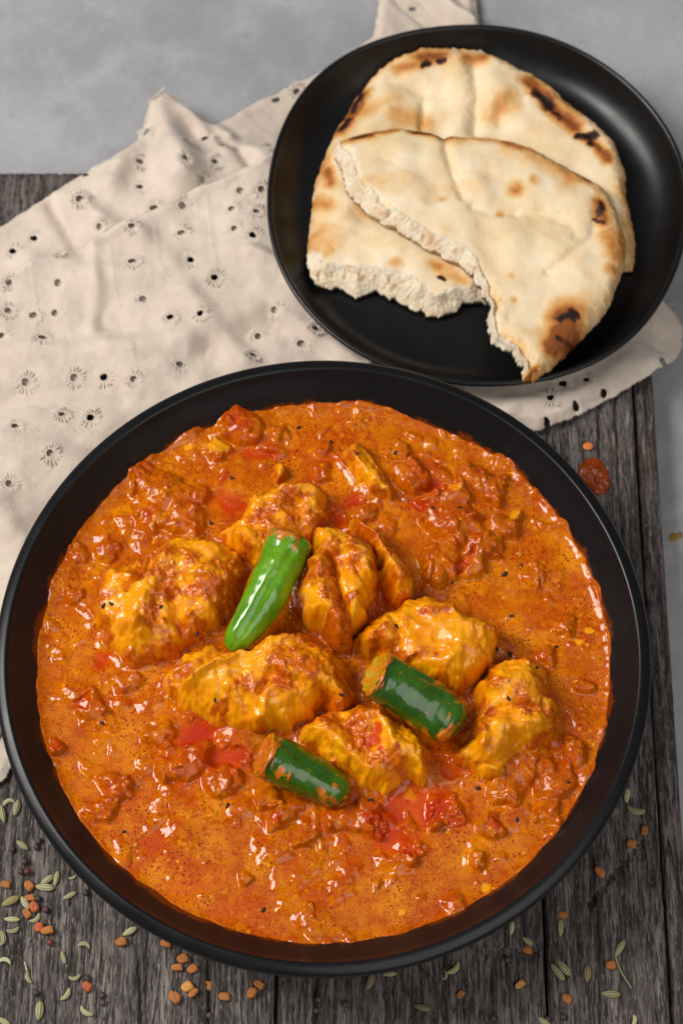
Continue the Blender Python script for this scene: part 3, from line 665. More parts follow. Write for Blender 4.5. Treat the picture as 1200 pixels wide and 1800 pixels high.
def make_chicken():
    for k, d in enumerate(CHICK):
        poly = smooth_poly(PP(d['poly'], ZS + d['zoff'] * .001 * .75), 4)
        c = poly.mean(0); poly = c + (poly - c) * 1.02
        lo, hi = poly.min(0) - .001, poly.max(0) + .001
        pt = Patch(lo[0], hi[0], lo[1], hi[1], .00032); X, Y = pt.X, pt.Y
        wx = X + .0017 * fbm(X, Y, .008, 3, 100 + k); wy = Y + .0017 * fbm(X, Y, .008, 3, 140 + k)
        sd = sdist(wx, wy, poly)
        R = d['R'] * px; ex = d['ex']; q = np.clip(sd / R, 0, 1)
        dome = (1 - (1 - q) ** ex) ** (1 / ex)
        Hh = d['H'] * .00118 + .006
        lx, ly = X - c[0], Y - c[1]
        coat = .74 + .8 * fbm(X, Y, .010, 4, 180 + k)
        for pts, wd in d['bare']:
            dd = seg_dist(X, Y, PP(pts, ZS + d['zoff'] * .001)); coat -= .85 * np.exp(-(dd / (wd * px)) ** 2)
        coat = np.clip(coat, 0, 1)
        z = Hh * dome + (lx * d['tilt'][0] + ly * d['tilt'][1]) * dome
        for pts, wd, amp in d['strokes']:
            s = PP(pts, ZS + d['H'] * .001 * .8); dd = seg_dist(wx, wy, s)
            z += 1.75 * amp * .001 * np.exp(-(dd / (wd * px)) ** 2) * sstep(0, .6, q)
        ang = RNG.uniform(0, 3.14); fa, fb = lx * math.cos(ang) + ly * math.sin(ang), -lx * math.sin(ang) + ly * math.cos(ang)
        z += (.0008 * fbm(X, Y, .013, 2, 200 + k) + .00006 * perlin(fa / .012, (fb + .002 * fbm(X, Y, .012, 2, 335 + k)) / .0022, 220 + k)) * sstep(0, .5, q)
        # clots of paste sticking to the meat
        cl = fbm(X, Y, .0042, 3, 240 + k)
        z += blur(sstep(.35, .75, coat) * (.0008 * sstep(-.1, .55, cl) + .00025 * fbm(X, Y, .0018, 2, 260 + k)) * sstep(0, .3, q), 2)
        fa2 = fbm(X, Y, .016, 2, 350 + k); z += (.0019 * (.45 - np.abs(fa2)) + .0012 * np.abs(fbm(X, Y, .011, 2, 360 + k))) * sstep(.05, .5, q)
        cr = fbm(X, Y, .0050, 2, 310 + k); z += .0007 * (.5 - np.abs(cr)) * sstep(.3, .8, coat) * sstep(.05, .4, q)
        z += .00012 * perlin(fa / .006, (fb + .0022 * fbm(X, Y, .011, 2, 330 + k)) / .0019, 320 + k) * sstep(-.3, .4, fbm(X, Y, .008, 2, 340 + k)) * sstep(.6, .2, coat) * sstep(.05, .4, q)
        gr = np.clip(perlin(X / .0021, Y / .0021, 280 + k) - .22, 0, 1); z += .0012 * gr * sstep(.35, .7, coat) * sstep(0, .2, q) * sstep(-.3, .3, fbm(X, Y, .008, 2, 290 + k))
        red = np.zeros(X.shape)
        for u, v, wd in ((652, 1308, 15), (660, 1290, 9), (668, 1325, 7)) if k == 7 else ((545, 1145, 7),) if k == 4 else ():
            rx, ry = P(u, v, ZS + .011); red = np.maximum(red, np.exp(-((wx - rx) ** 2 + (wy - ry) ** 2) / (wd * px) ** 2))
        pt.Z = ZS - .006 + np.maximum(z, 0)
        d['pt'] = pt; d['sd'] = sd; d['mask'] = sd > 0; d['polyw'] = poly
        o = obj('chicken_piece', grid_mesh('chicken_piece', pt, sd > 0, M_CHICK, {'coat': coat, 'red': red}, bottom=np.full(X.shape, ZS - .0075)))
        tag(o, d['label'], 'chicken piece', 'pieces of chicken in the curry')
make_chicken()

# ------------------------------------------------------------------ sauce
M_SAUCE = m_sauce()
def make_sauce():
    RS = .1205
    pt = Patch(-RS, RS, -RS, RS, .00032); X, Y = pt.X, pt.Y
    r = np.hypot(X, Y); mask = r < RS
    lvl = ZS + .0005 * fbm(X, Y, .03, 3, 301)
    wx = X + .0020 * fbm(X, Y, .009, 2, 311) + .0003 * fbm(X, Y, .003, 2, 312); wy = Y + .0020 * fbm(X, Y, .009, 2, 321) + .0003 * fbm(X, Y, .003, 2, 322)
    L = np.full(X.shape, -.004)
    def splat(cx, cy, R, H, asp=1.0, ang=0.0, p=1.0, warp=True):
        i0 = int((cx - R * 1.6 - pt.x0) / pt.sx); i1 = int((cx + R * 1.6 - pt.x0) / pt.sx) + 2
        j0 = int((cy - R * 1.6 - pt.y0) / pt.sy); j1 = int((cy + R * 1.6 - pt.y0) / pt.sy) + 2
        i0, j0 = max(i0, 0), max(j0, 0)
        if i1 <= i0 or j1 <= j0: return
        A = (wx if warp else X)[j0:j1, i0:i1] - cx; B = (wy if warp else Y)[j0:j1, i0:i1] - cy
        a = (A * math.cos(ang) + B * math.sin(ang)) / asp; b = (-A * math.sin(ang) + B * math.cos(ang)) * asp
        q = (a * a + b * b) / (R * R)
        h = H * np.clip(1.0 - q, 0, 1) ** (.5 * p) - .0025 * np.clip(q - 1, 0, 2)
        L[j0:j1, i0:i1] = smax(L[j0:j1, i0:i1], h, .0012)
    # painted density of lumps (photo px, radius px, density)
    dens = np.zeros(X.shape) + .10
    for u, v, R, a in [(820, 880, 130, 1.0), (290, 870, 110, .9), (430, 770, 90, .7), (600, 1000, 190, .7), (900, 1360, 120, .8), (330, 1340, 110, .8), (560, 1450, 120, .7), (160, 1080, 120, .5), (190, 1250, 130, .6), (840, 1480, 110, .5), (680, 1450, 90, .7), (960, 1130, 90, .35), (620, 780, 100, .4), (130, 1380, 90, .4)]:
        x, y = P(u, v, ZS); dens = np.maximum(dens, a * np.exp(-((X - x) ** 2 + (Y - y) ** 2) / (R * px) ** 2))
    for n, (ra, rb), (ha, hb) in ((230, (18, 34), (.6, 2.0)), (520, (8, 17), (.4, 1.2)), (900, (3, 8), (.2, .6))):
        for _ in range(n):
            a = RNG.uniform(0, 6.283); q = .1165 * math.sqrt(RNG.uniform(0, 1)); cx, cy = q * math.cos(a), q * math.sin(a)
            if RNG.uniform() > float(pt.at(cx, cy, dens)): continue
            splat(cx, cy, RNG.uniform(ra, rb) * px, RNG.uniform(ha, hb) * .001, RNG.uniform(1, 1.6), RNG.uniform(0, 3.14), 1.5)
    # the lumps one can pick out in the photograph
    big = [(425,748,38,4.5,1.1,0),(380,790,22,3,1.3,.2),(290,865,46,4,1.1,0),(322,905,40,4.5,1.3,.8),(265,905,34,3.5,1,0),(250,850,26,3,1,0),(350,870,22,3,1,0),(492,830,14,4.5,1.9,1.5),(722,835,36,4.5,1.2,.6),(760,880,26,4,1.2,0),(832,838,32,4.5,1,0),(795,872,34,5,1.2,.4),(862,858,30,4,1.1,0),(800,918,48,5.5,1.2,.3),
           (765,905,30,4.5,1,0),(845,960,36,4.5,1.3,-.5),(775,985,42,4.5,1.2,.5),(830,990,28,3.5,1.2,0),(882,925,30,4,1.2,0),(905,905,14,3,2.6,-.7),(880,850,18,3.5,1.6,-1),(920,1345,46,4,1.5,-.5),(975,1375,36,3.5,1.3,-1),(890,1390,30,3.5,1.2,0),(1010,1320,28,4,1.9,1.0),(865,1450,24,3.5,1,0),(842,1512,16,2.5,1,0),
           (600,1435,30,3,1.3,0),(655,1440,34,3.5,1.2,.4),(500,1430,28,3.5,2.2,-.7),(540,1475,18,3,2.2,-.5),(470,1400,20,3.5,1.2,0),(340,1335,38,3.5,1.5,-.6),(300,1350,30,3,1.2,0),(390,1370,34,3,1.3,0),(280,1290,26,3,1.2,0),(205,1385,26,3,1.5,.6),(180,1420,26,2.5,1.5,-.5),(130,1045,22,2.5,1.2,0),(160,1235,26,2.8,1.6,1.2),
           (100,1310,14,2.8,1.5,1.2),(190,965,24,2.5,1.3,0),(140,975,18,2.5,1,0),(225,1200,26,2.2,1.3,0),(720,1490,26,3,1.3,0),(780,1420,34,3.5,1.3,.3),(960,1430,22,2.5,1,0),(545,1605,14,2,1.3,1.5),(430,1540,14,1.8,1,0),(940,1010,20,2,1.6,0),(1000,1100,20,2.2,1.5,1.0),(960,1150,22,2.2,1.5,1.0),(1030,1210,18,2,1.2,0),
           (560,830,22,2.5,1,0),(640,900,26,2.5,1.2,0),(700,790,20,2.5,1.2,0),(480,760,24,2.5,1.4,0),(570,790,16,2,1,0)]
    for u, v, R, H, asp, ang in big:
        H *= 1.3
        x, y = P(u, v, ZS + H * .0005); splat(float(x), float(y), R * px, H * .001, math.sqrt(asp), -ang)
        for _ in range(7):
            t = RNG.uniform(0, 6.28); q = R * px * RNG.uniform(.2, .9)
            splat(float(x) + q * math.cos(t), float(y) + q * math.sin(t), R * px * RNG.uniform(.22, .45), H * .001 * RNG.uniform(.75, 1.2), 1.1, RNG.uniform(0, 3))
    # oil pools: flat and low
    oil = np.zeros(X.shape)
    for u, v, rx, ry, ang in [(402,885,40,26,.6),(345,1290,62,24,-.5),(395,1330,40,26,0),(745,1415,70,40,.2),(690,1440,40,34,0),(700,1480,50,30,.3),(800,1350,30,22,0),(178,1160,26,12,-.9),(588,915,14,22,.4),(770,862,26,16,0),(818,985,10,34,.5),(735,890,30,12,.2),(145,1235,16,14,0),(620,880,30,12,-.6),(450,800,40,12,.1),(330,1560,70,28,-.5),(400,1600,60,20,-.3),(280,1470,50,20,-.8)]:
        x, y = P(u, v, ZS); A = wx - x; B = wy - y
        a = A * math.cos(-ang) + B * math.sin(-ang); b = -A * math.sin(-ang) + B * math.cos(-ang)
        q = np.sqrt((a / (rx * px)) ** 2 + (b / (ry * px)) ** 2) + .34 * fbm(X, Y, .006, 4, 331)
        strength = .45 if v > 1455 and u < 500 else .9
        oil = np.maximum(oil, strength * sstep(1.45, .35, q))
    L -= .0030 * sstep(.35, .8, oil)
    mush = .5 - np.abs(fbm(X, Y, .009, 2, 371)); L += np.clip(dens, 0, 1) * .0010 * mush
    z = smax(lvl - .0006 * oil, ZS + L, .0013)
    z = blur(z, 2)
    lm = sstep(0, .0012, z - lvl)
    z += (.00022 * fbm(X, Y, .0040, 2, 341) + .00008 * perlin(X / .0017, Y / .0017, 351)) * (1 - oil) * (.12 + .88 * lm)
    # grains of spice and onion just under the skin of the sauce
    gr = np.clip(perlin(X / .0013, Y / .0013, 353) - .35, 0, 1); z += .00022 * gr * (1 - oil) * (.5 + .5 * lm) * sstep(-.2, .4, fbm(X, Y, .012, 2, 354))
    # menisci: against the wall and round the meat
    rr = .1150 - r
    z += .0016 * np.exp(-np.maximum(rr, 0) / .0022) * (.6 + .5 * fbm(X, Y, .012, 3, 361))
    th = np.arctan2(Y, X)
    for deg, wdt, hh in ((35, 9, .0020), (48, 6, .0012), (82, 7, .0016), (118, 10, .0022), (131, 6, .0016), (150, 5, .001), (12, 16, .0012), (-28, 8, .0012), (-50, 9, .0009), (-150, 10, .0008)):
        dd = np.angle(np.exp(1j * (th - math.radians(deg)))) / math.radians(wdt)
        z += hh * np.exp(-dd * dd) * np.exp(-np.maximum(rr, 0) / .0016) * np.clip(.6 + .7 * fbm(X, Y, .011, 2, 381), 0, 2)
    D = np.full(X.shape, 99.0)
    for d in CHICK:
        q = d['pt']; sl = inside_box(X, Y, q, -.0004)
        zc = q.at(X[sl], Y[sl]); sdc = q.at(X[sl], Y[sl], d['sd'])
        t = D[sl]; t[(zc > z[sl]) & (sdc > .0003)] = 0; D[sl] = t
    for _ in range(24):
        for ax, ay, wt in ((0, 1, 1), (0, -1, 1), (1, 0, 1), (-1, 0, 1), (1, 1, 1.414), (1, -1, 1.414), (-1, 1, 1.414), (-1, -1, 1.414)):
            D = np.minimum(D, np.roll(np.roll(D, ax, 0), ay, 1) + wt)
    D *= pt.sx
    z += .0016 * np.exp(-D / .0016)
    pt.Z = z
    lump = sstep(.0003, .0022, z - lvl) * (1 - oil)
    yel = np.zeros(X.shape)
    for u, v, R, asp, ang in [(380,790,20,1.4,.2),(492,830,13,1.9,1.5),(905,905,13,2.6,-.7),(640,845,16,1.6,-.9),(790,862,15,1,0),(365,1075,8,1,0),(1020,1130,9,1,0),(1035,1105,7,1,0),(715,1395,10,1.3,0),(330,790,9,1.2,0),(850,1560,8,1,0),(700,1600,7,1,0),(230,800,10,1,0)]:
        x, y = P(u, v, ZS); A = wx - x; B = wy - y; s = math.sqrt(asp)
        a = (A * math.cos(-ang) + B * math.sin(-ang)) / s; b = (-A * math.sin(-ang) + B * math.cos(-ang)) * s
        yel = np.maximum(yel, .8 * sstep(1.1, .7, np.hypot(a, b) / (R * px)))
    tom = np.zeros(X.shape)
    for u, v, R in ((425, 748, 30), (398, 835, 14), (872, 1448, 17), (100, 1312, 13), (1000, 1135, 9), (650, 1440, 16), (338, 1300, 26), (262, 905, 16), (842, 838, 14), (760, 1425, 22), (560, 790, 9), (230, 1240, 9), (905, 1330, 12), (486, 1440, 12), (715, 1500, 10)):
        x, y = P(u, v, ZS); tom = np.maximum(tom, sstep(1.15, .7, np.hypot(wx - x, (wy - y) * 1.25) / (R * px)))
    o = obj('curry_sauce', grid_mesh('curry_sauce', pt, mask, M_SAUCE, {'oil': oil, 'lump': lump, 'yellow': yel, 'tomato': tom}))
    tag(o, 'chunky orange curry sauce with red oil pools filling the black bowl', 'curry sauce')
    return pt
def inside_box(X, Y, q, m):
    return (X > q.x0 - m) & (X < q.x0 + q.sx * q.nx + m) & (Y > q.y0 - m) & (Y < q.y0 + q.sy * q.ny + m)
SAUCE = make_sauce()
def food_z(x, y):
    z = float(SAUCE.at(x, y))
    for d in CHICK:
        q = d['pt']
        if q.x0 < x < q.x0 + q.sx * (q.nx - 1) and q.y0 < y < q.y0 + q.sy * (q.ny - 1) and float(q.at(x, y, d['sd'])) > .0004:
            z = max(z, float(q.at(x, y)))
    return z
def on_food(u, v):
    z = ZS
    for _ in range(12):
        x, y = P(u, v, z); z = .5 * z + .5 * food_z(float(x), float(y))
    return float(x), float(y), food_z(float(x), float(y))

# ------------------------------------------------------------------ chillies
M_CH1 = m_chilli('bright_green_chilli', srgb(108, 160, 14), srgb(74, 130, 8), .2)
M_CH2 = m_chilli('dark_green_chilli', srgb(58, 104, 12), srgb(28, 68, 8), .26)
def m_cut(name, c1, c2):
    n = NT(name); a = n.noise(330, 4, .6)
    return n.out(Base_Color=n.mix(n.ramp(a, .40, .58), c1, c2), Roughness=.22, Normal=n.bump(n.noise(600, 3), .4, .0008))
M_CUT = m_cut('chilli_cut_flesh', srgb(176, 150, 28), srgb(206, 122, 14)); M_CUT2 = m_cut('pasty_chilli_cut', srgb(200, 112, 10), srgb(186, 92, 8))
def make_chilli(path, rad, zs, mat, label, smear, seed, cutcol=None):
    n = 80; k = 44
    # 3D centre line
    pts = []
    for (u, v), z in zip(path, zs):
        x, y = P(u, v, z); pts.append((float(x), float(y), z))
    pts = np.array(pts); t = np.linspace(0, 1, len(pts)); T = np.linspace(0, 1, n)
    cc = np.stack([np.polyval(np.polyfit(t, pts[:, i], min(3, len(pts) - 1)), T) for i in range(3)], 1)
    rr = np.interp(T, np.linspace(0, 1, len(rad)), rad) * px
    tip = np.clip((1 - T) / .14, 0, 1); rr = rr * (.06 + .94 * np.sqrt(1 - (1 - tip) ** 2)) if rad[-1] < 30 or True else rr
    tg = np.gradient(cc, axis=0); tg /= np.linalg.norm(tg, axis=1)[:, None]
    up = np.array([0, 0, 1.0]); s1 = np.cross(tg, up); s1 /= np.linalg.norm(s1, axis=1)[:, None]; s2 = np.cross(s1, tg)
    ang = np.linspace(0, 2 * math.pi, k, endpoint=False)
    V = np.zeros((n, k, 3)); coat = np.zeros((n, k))
    for i in range(n):
        a = ang; U = T[i] * np.ones(k)
        nz = fbm(np.cos(a) * .6 + seed, np.sin(a) * .6 + U * 4, .9, 3, seed)
        cn = fbm(np.cos(a) * 1.0 + seed * 2.1, np.sin(a) * 1.0 + U * 6, .55, 4, seed + 5)
        co = np.clip(.03 + .50 * cn + sum(A * np.exp(-(((U - tc) / tw) ** 2)) * np.exp(-((np.angle(np.exp(1j * (a - ac))) / aw) ** 2)) for tc, tw, ac, aw, A in smear), 0, 1)
        coat[i] = co
        r = rr[i] * (1 + .055 * nz + .03 * np.cos(3 * a + seed) - .10 * np.exp(-((np.angle(np.exp(1j * (a - 2.2 - .5 * np.sin(3 * U + seed))))) / .16) ** 2) - .025 * np.exp(-((np.angle(np.exp(1j * (a - .9 - .3 * np.sin(4 * U))))) / .10) ** 2)) + .00055 * sstep(.45, .7, co)
        if i < 4: r = r * (.90, .96, .99, 1.0)[i]
        V[i] = cc[i] + s1[i] * (r * np.cos(a))[:, None] + s2[i] * (r * np.sin(a))[:, None]
    Q = []
    for i in range(n - 1):
        for j in range(k):
            j2 = (j + 1) % k; Q.append((i * k + j, i * k + j2, (i + 1) * k + j2, (i + 1) * k + j))
    for j in range(k // 2 - 1):
        b = (n - 1) * k; Q.append((b + j, b + j + 1, b + k - 2 - j, b + k - 1 - j))
    o = obj('green_chilli', mesh_np('green_chilli', V.reshape(-1, 3), Q, mat, {'coat': coat}))
    tag(o, label, 'chilli', 'green chillies on the curry')
    # cut end: pale ring, hollow inside
    W = []; G = []
    for q, dep in ((1.0, 0), (.93, -.0004), (.78, .0002), (.62, .0012), (.35, .0022), (.05, .0026)):
        for j in range(k): W.append(cc[0] + (V[0, j] - cc[0]) * q + tg[0] * (dep + .0003 * math.sin(j * 1.3 + q * 9)))
    for i in range(5):
        for j in range(k): G.append((i * k + j, (i + 1) * k + j, (i + 1) * k + (j + 1) % k, i * k + (j + 1) % k))
    obj('cut_end', mesh_np('cut_end', W, G, M_CUT2 if seed == 9 else M_CUT), o)
    return V
make_chilli([(511, 945), (492, 990), (468, 1045), (436, 1095), (400, 1142)], [39, 40, 37, 31, 20], [.0605, .0595, .0580, .0560, .0525], M_CH1, 'long bright green chilli lying diagonally on the left chicken', [(.03, .10, 1.2, 2.0, .8), (.35, .25, .1, .5, .8), (.6, .2, -.2, .5, .6), (.9, .15, 3.2, .5, .5)], 3)
make_chilli([(657, 1183), (700, 1208), (755, 1243), (808, 1282)], [40, 43, 43, 40], [.0655, .0610, .0565, .0530], M_CH2, 'dark green chilli stub with yellowish cut end at right of centre', [(0, .08, 1.5, 3, .9), (.5, .5, 3.0, .6, .6), (.9, .2, .6, 1.2, .5), (.6, .4, -.3, .5, .5)], 5)
make_chilli([(462, 1326), (505, 1345), (555, 1370), (612, 1402)], [38, 41, 36, 28], [.0555, .0520, .0488, .0455], M_CH2, 'short dark green chilli at the front of the mound, paste on its cut end', [(0, .10, 1.5, 3, .9), (.25, .08, .9, .35, 1.0), (.9, .2, .6, 1.2, .5), (.5, .4, -.3, .5, .4)], 9)

# ------------------------------------------------------------------ naan
M_BREAD = m_bread(); M_CRUMB = m_crumb()
def make_naan(poly_px, torn_px, zb, thick, tiltf, creases, toast, char, edge_toast, label, seed, crumb_w, zout):
    torn_w = np.array([t[2] if len(t) > 2 else crumb_w for t in torn_px], float); torn_px = [t[:2] for t in torn_px]
    poly = PP(poly_px, zout); torn = PP(torn_px, zout)
    c = poly.mean(0); s = PXM(400, zout)
    lo, hi = poly.min(0) - .002, poly.max(0) + .002
    pt = Patch(lo[0], hi[0], lo[1], hi[1], .00042); X, Y = pt.X, pt.Y
    dt = seg_dist(X, Y, torn)
    jag = sstep(.012, .003, dt)
    wx = X + (.0005 + .0006 * jag) * fbm(X, Y, .004, 4, seed) + .0006 * fbm(X, Y, .03, 2, seed + 1); wy = Y + (.0005 + .0006 * jag) * fbm(X, Y, .004, 4, seed + 2)
    sd = sdist(wx, wy, poly)
    # local width of the torn band
    nd = np.stack([np.hypot(X - t[0], Y - t[1]) for t in torn]); wgt = 1 / (nd ** 2 + 1e-6)
    cw = (wgt * torn_w[:, None, None]).sum(0) / wgt.sum(0) * s * (1 + .40 * fbm(X, Y, .012, 2, seed + 20))
    sd0 = sdist(X + .0004 * fbm(X, Y, .025, 2, seed + 21), Y, poly); sdp = np.maximum(sd0, .25 * sd)
    dtw = seg_dist(X, Y, torn)
    R = .0085; q = np.clip(sd / R, 0, 1); dome = np.sqrt(1 - (1 - q) ** 2)
    qt = np.clip(sdp / cw, 0, 1)
    steep = .30 + .70 * qt ** .8
    near = sstep(1.35, .85, dtw / cw + .10 * fbm(X, Y, .004, 3, seed + 22))
    prof = dome * (1 - near) + steep * near
    z = thick * prof * (1 + .16 * fbm(X, Y, .035, 3, seed + 3) - .22 * sstep(.012, .035, sd))
    z += (.0007 * fbm(X, Y, .018, 2, seed + 4) + .00005 * fbm(X, Y, .0035, 3, seed + 14)) * sstep(0, .005, sd)
    for pts, wd, amp in creases:
        d = seg_dist(wx, wy, PP(pts, zout)); z += 1.75 * amp * .001 * np.exp(-(d / (wd * s)) ** 2)
    crumb = near > .5 + .30 * fbm(X, Y, .003, 3, seed + 5)
    cz = .0006 * fbm(X, Y, .0040, 2, seed + 7) + .0004 * fbm(X, Y, .0015, 2, seed + 16) + .00030 * perlin(X / .0011, Y / .0011, seed + 18)
    hol = sstep(.35, .8, fbm(X, Y, .0065, 2, seed + 17)); cz -= .0028 * hol * sstep(.1, .5, qt) * sstep(1.0, .7, qt)
    z += near * cz * sstep(0, .25, qt)
    base = zb + (X - c[0]) * tiltf[0] + (Y - c[1]) * tiltf[1]
    ins = sdist(X, Y, PP(PLATE, RZ)); base = np.maximum(base, np.interp(ins, [-.01, 0, .0018, .0032, .0046, .0068, .0096, .013, .0165, .020], [.0228, .0228, .0228, .0206, .0182, .0148, .0116, .0092, .0080, .0077]))
    pt.Z = base + np.maximum(z, .0004)
    T = np.zeros(X.shape); K = np.zeros(X.shape)
    for pts, wd, a in toast:
        d = seg_dist(X + .001 * fbm(X, Y, .008, 2, seed + 8), Y, PP(pts, zout + thick * .5)); T = np.maximum(T, a * np.exp(-(d / (wd * s)) ** 2))
    for pts, wd, a in char:
        d = seg_dist(X + .001 * fbm(X, Y, .006, 3, seed + 9), Y + .001 * fbm(X, Y, .006, 3, seed + 10), PP(pts, zout + thick * .5)); K = np.maximum(K, a * np.exp(-(d / (wd * s)) ** 2))
    T = np.maximum(T, edge_toast * sstep(.009, .001, sd) * (1 - near) * (.55 + .6 * fbm(X, Y, .02, 3, seed + 11)))
    pale = sstep(2.6, 1.0, dtw / cw + .25 * fbm(X, Y, .006, 3, seed + 23))
    T = np.clip(T * (1 - .6 * pale) + .20 * sstep(-.1, .8, fbm(X, Y, .022, 3, seed + 12)) + .22 * sstep(.022, .002, sd) * (1 - near) * (.6 + .6 * fbm(X, Y, .016, 2, seed + 15)), 0, 1)
    mask = sd > 0
    fm = crumb[:-1, :-1] | crumb[1:, 1:]
    bot = np.minimum(base + .0002, pt.Z - .0002)
    o = obj('naan', grid_mesh('naan', pt, mask, M_BREAD, {'toast': T, 'char': K, 'pale': pale}, bottom=bot, fmask=~fm, keepn=True))
    tag(o, label, 'naan bread', 'torn naan on the black plate')
    obj('torn_crumb', grid_mesh('torn_crumb', pt, mask, M_CRUMB, bottom=bot, fmask=fm, keepn=True), o)
make_naan([(538,459),(538,412),(544,366),(551,320),(556,300),(566,268),(578,240),(588,218),(603,198),(622,160),(650,127),(675,108),(700,95),(740,82),(800,79),(845,82),(882,96),(920,115),(940,122),(962,136),(1000,170),(1050,208),(1082,240),(1100,285),(1105,350),(1118,400),(1121,440),(1117,459),(1101,461),(1030,500),(940,530),(880,525),(845,517),(818,518),(805,530),(780,541),(757,542),(725,528),(698,512),(680,508),(663,499),(645,500),(627,507),(605,494),(575,492),(551,489)],
  [(540,470),(551,489),(575,492),(605,494),(627,507),(645,500),(663,499),(698,512),(725,528),(757,542),(780,541),(805,530),(818,518)],
  .0078, .0105, (.01, .02),
  [([(832,118),(838,170),(834,225)],12,-1.5),([(800,110),(806,180),(802,220)],22,1.0),([(868,110),(874,170)],22,1.0),([(640,150),(700,140),(745,160)],14,-1.0),([(745,180),(742,220)],8,-1.2),([(870,180),(910,160),(960,165)],20,1.6),([(870,170),(880,215)],10,-.8),([(560,330),(620,400),(700,440)],40,1.0),([(930,150),(1000,210),(1060,260)],10,-.8)],
  [([(740,95),(775,92)],16,.8),([(700,112),(740,106)],12,.55),([(820,95),(850,97)],13,.7),([(930,135),(985,195),(1010,215)],18,.95),([(1020,230),(1050,245),(1070,270)],12,.8),([(600,215),(640,150)],16,.9),([(700,190),(745,200)],28,.5),([(860,190),(900,165)],22,.38),([(640,180),(700,160)],20,.3),([(575,290),(582,312)],14,.75),([(555,340),(575,350)],16,.6),([(545,410),(568,430)],20,.6),([(693,455)],14,.62),([(790,470),(850,500)],17,.7),([(760,455),(800,470)],12,.5),([(620,300),(650,360)],20,.3)],
  [([(745,110),(752,103)],8,1),([(772,101),(780,99)],7,.9),([(942,158),(968,178)],12,1.0),([(975,188),(985,196)],8,.8),([(1018,232),(1046,228)],10,1.0),([(1040,235),(1040,245)],8,.9),([(600,212),(612,196)],9,1.0),([(622,178),(636,150)],8,1.0),([(775,476),(780,480)],6,.9)],
  .38, 'larger naan piece lying underneath, torn along its lower edge', 400, 30, .018)
make_naan([(587,238),(610,229),(634,222),(668,216),(704,213),(740,217),(780,226),(820,228),(862,229),(893,234),(920,243),(950,256),(978,270),(1010,288),(1037,303),(1060,318),(1077,338),(1087,360),(1093,384),(1100,404),(1102,426),(1098,455),(1089,484),(1079,512),(1066,536),(1047,562),(1025,584),(1002,606),(978,629),(958,650),(940,667),(925,667),(917,662),(922,650),(920,638),(910,628),(902,614),(885,602),(867,592),(858,572),(856,552),(862,535),(852,515),(843,492),(825,468),(808,452),(792,447),(775,436),(757,430),(728,410),(698,395),(680,384),(663,374),(650,366),(640,354),(625,340),(611,325),(604,300),(596,278),(586,258)],
  [(585,244,8),(586,258,14),(596,278,24),(604,300),(611,325),(625,340),(640,354),(663,374),(680,384),(698,395),(728,410),(757,430),(775,436),(792,447),(808,452,22),(825,468,14),(843,492,9),(852,515,7),(862,535,7),(856,552,7),(858,572,8),(867,592,9),(885,602,11),(902,614,10),(910,628,8),(920,638,6),(922,650,5)],
  .0192, .0092, (.0, .0),
  [([(778,228),(790,280),(805,325),(812,345)],9,-1.3),([(828,362),(860,370),(905,369)],9,-.8),([(905,368),(960,372),(1000,390),(1012,412)],12,-.8),([(1050,375),(1040,415),(1000,450),(965,475)],9,-.8),([(900,420),(940,410),(980,430)],34,1.2),([(700,260),(730,330)],34,.9),([(830,290),(850,340)],20,.8),([(895,560),(880,590)],14,-.9),([(940,340),(1020,350)],30,1.0),([(850,400),(870,480)],24,-.8)],
  [([(600,236),(650,224)],10,.95),([(655,222),(700,216)],8,.6),([(720,217),(790,225)],8,.8),([(800,228),(860,232)],7,.4),([(890,238),(980,270),(1040,305)],12,.55),([(940,260),(1000,290)],26,.45),([(908,322)],17,.75),([(938,308)],13,.55),([(880,362)],10,.55),([(1055,345),(1060,378)],15,.9),([(1070,400),(1085,440)],20,.55),([(1075,460)],14,.6),([(995,545),(1005,585)],34,.9),([(970,600),(985,570)],20,.9),([(930,655),(940,640)],12,.7),([(895,470),(900,474)],6,.35),([(903,517)],7,.45),([(880,516)],5,.3),([(780,340)],7,.35),([(1090,400),(1095,440)],12,.5)],
  [([(985,552),(1012,545)],10,1.0),([(1005,540),(1006,552)],9,1.0),([(1060,345),(1056,365)],9,.85),([(1048,372),(1064,380)],6,.75),([(625,228),(650,224)],6,.8),([(728,217),(760,222)],5,.75),([(980,585),(1010,590)],7,.7)],
  .36, 'front naan piece on top, torn along its left side with a pointed tip', 500, 20, .028)

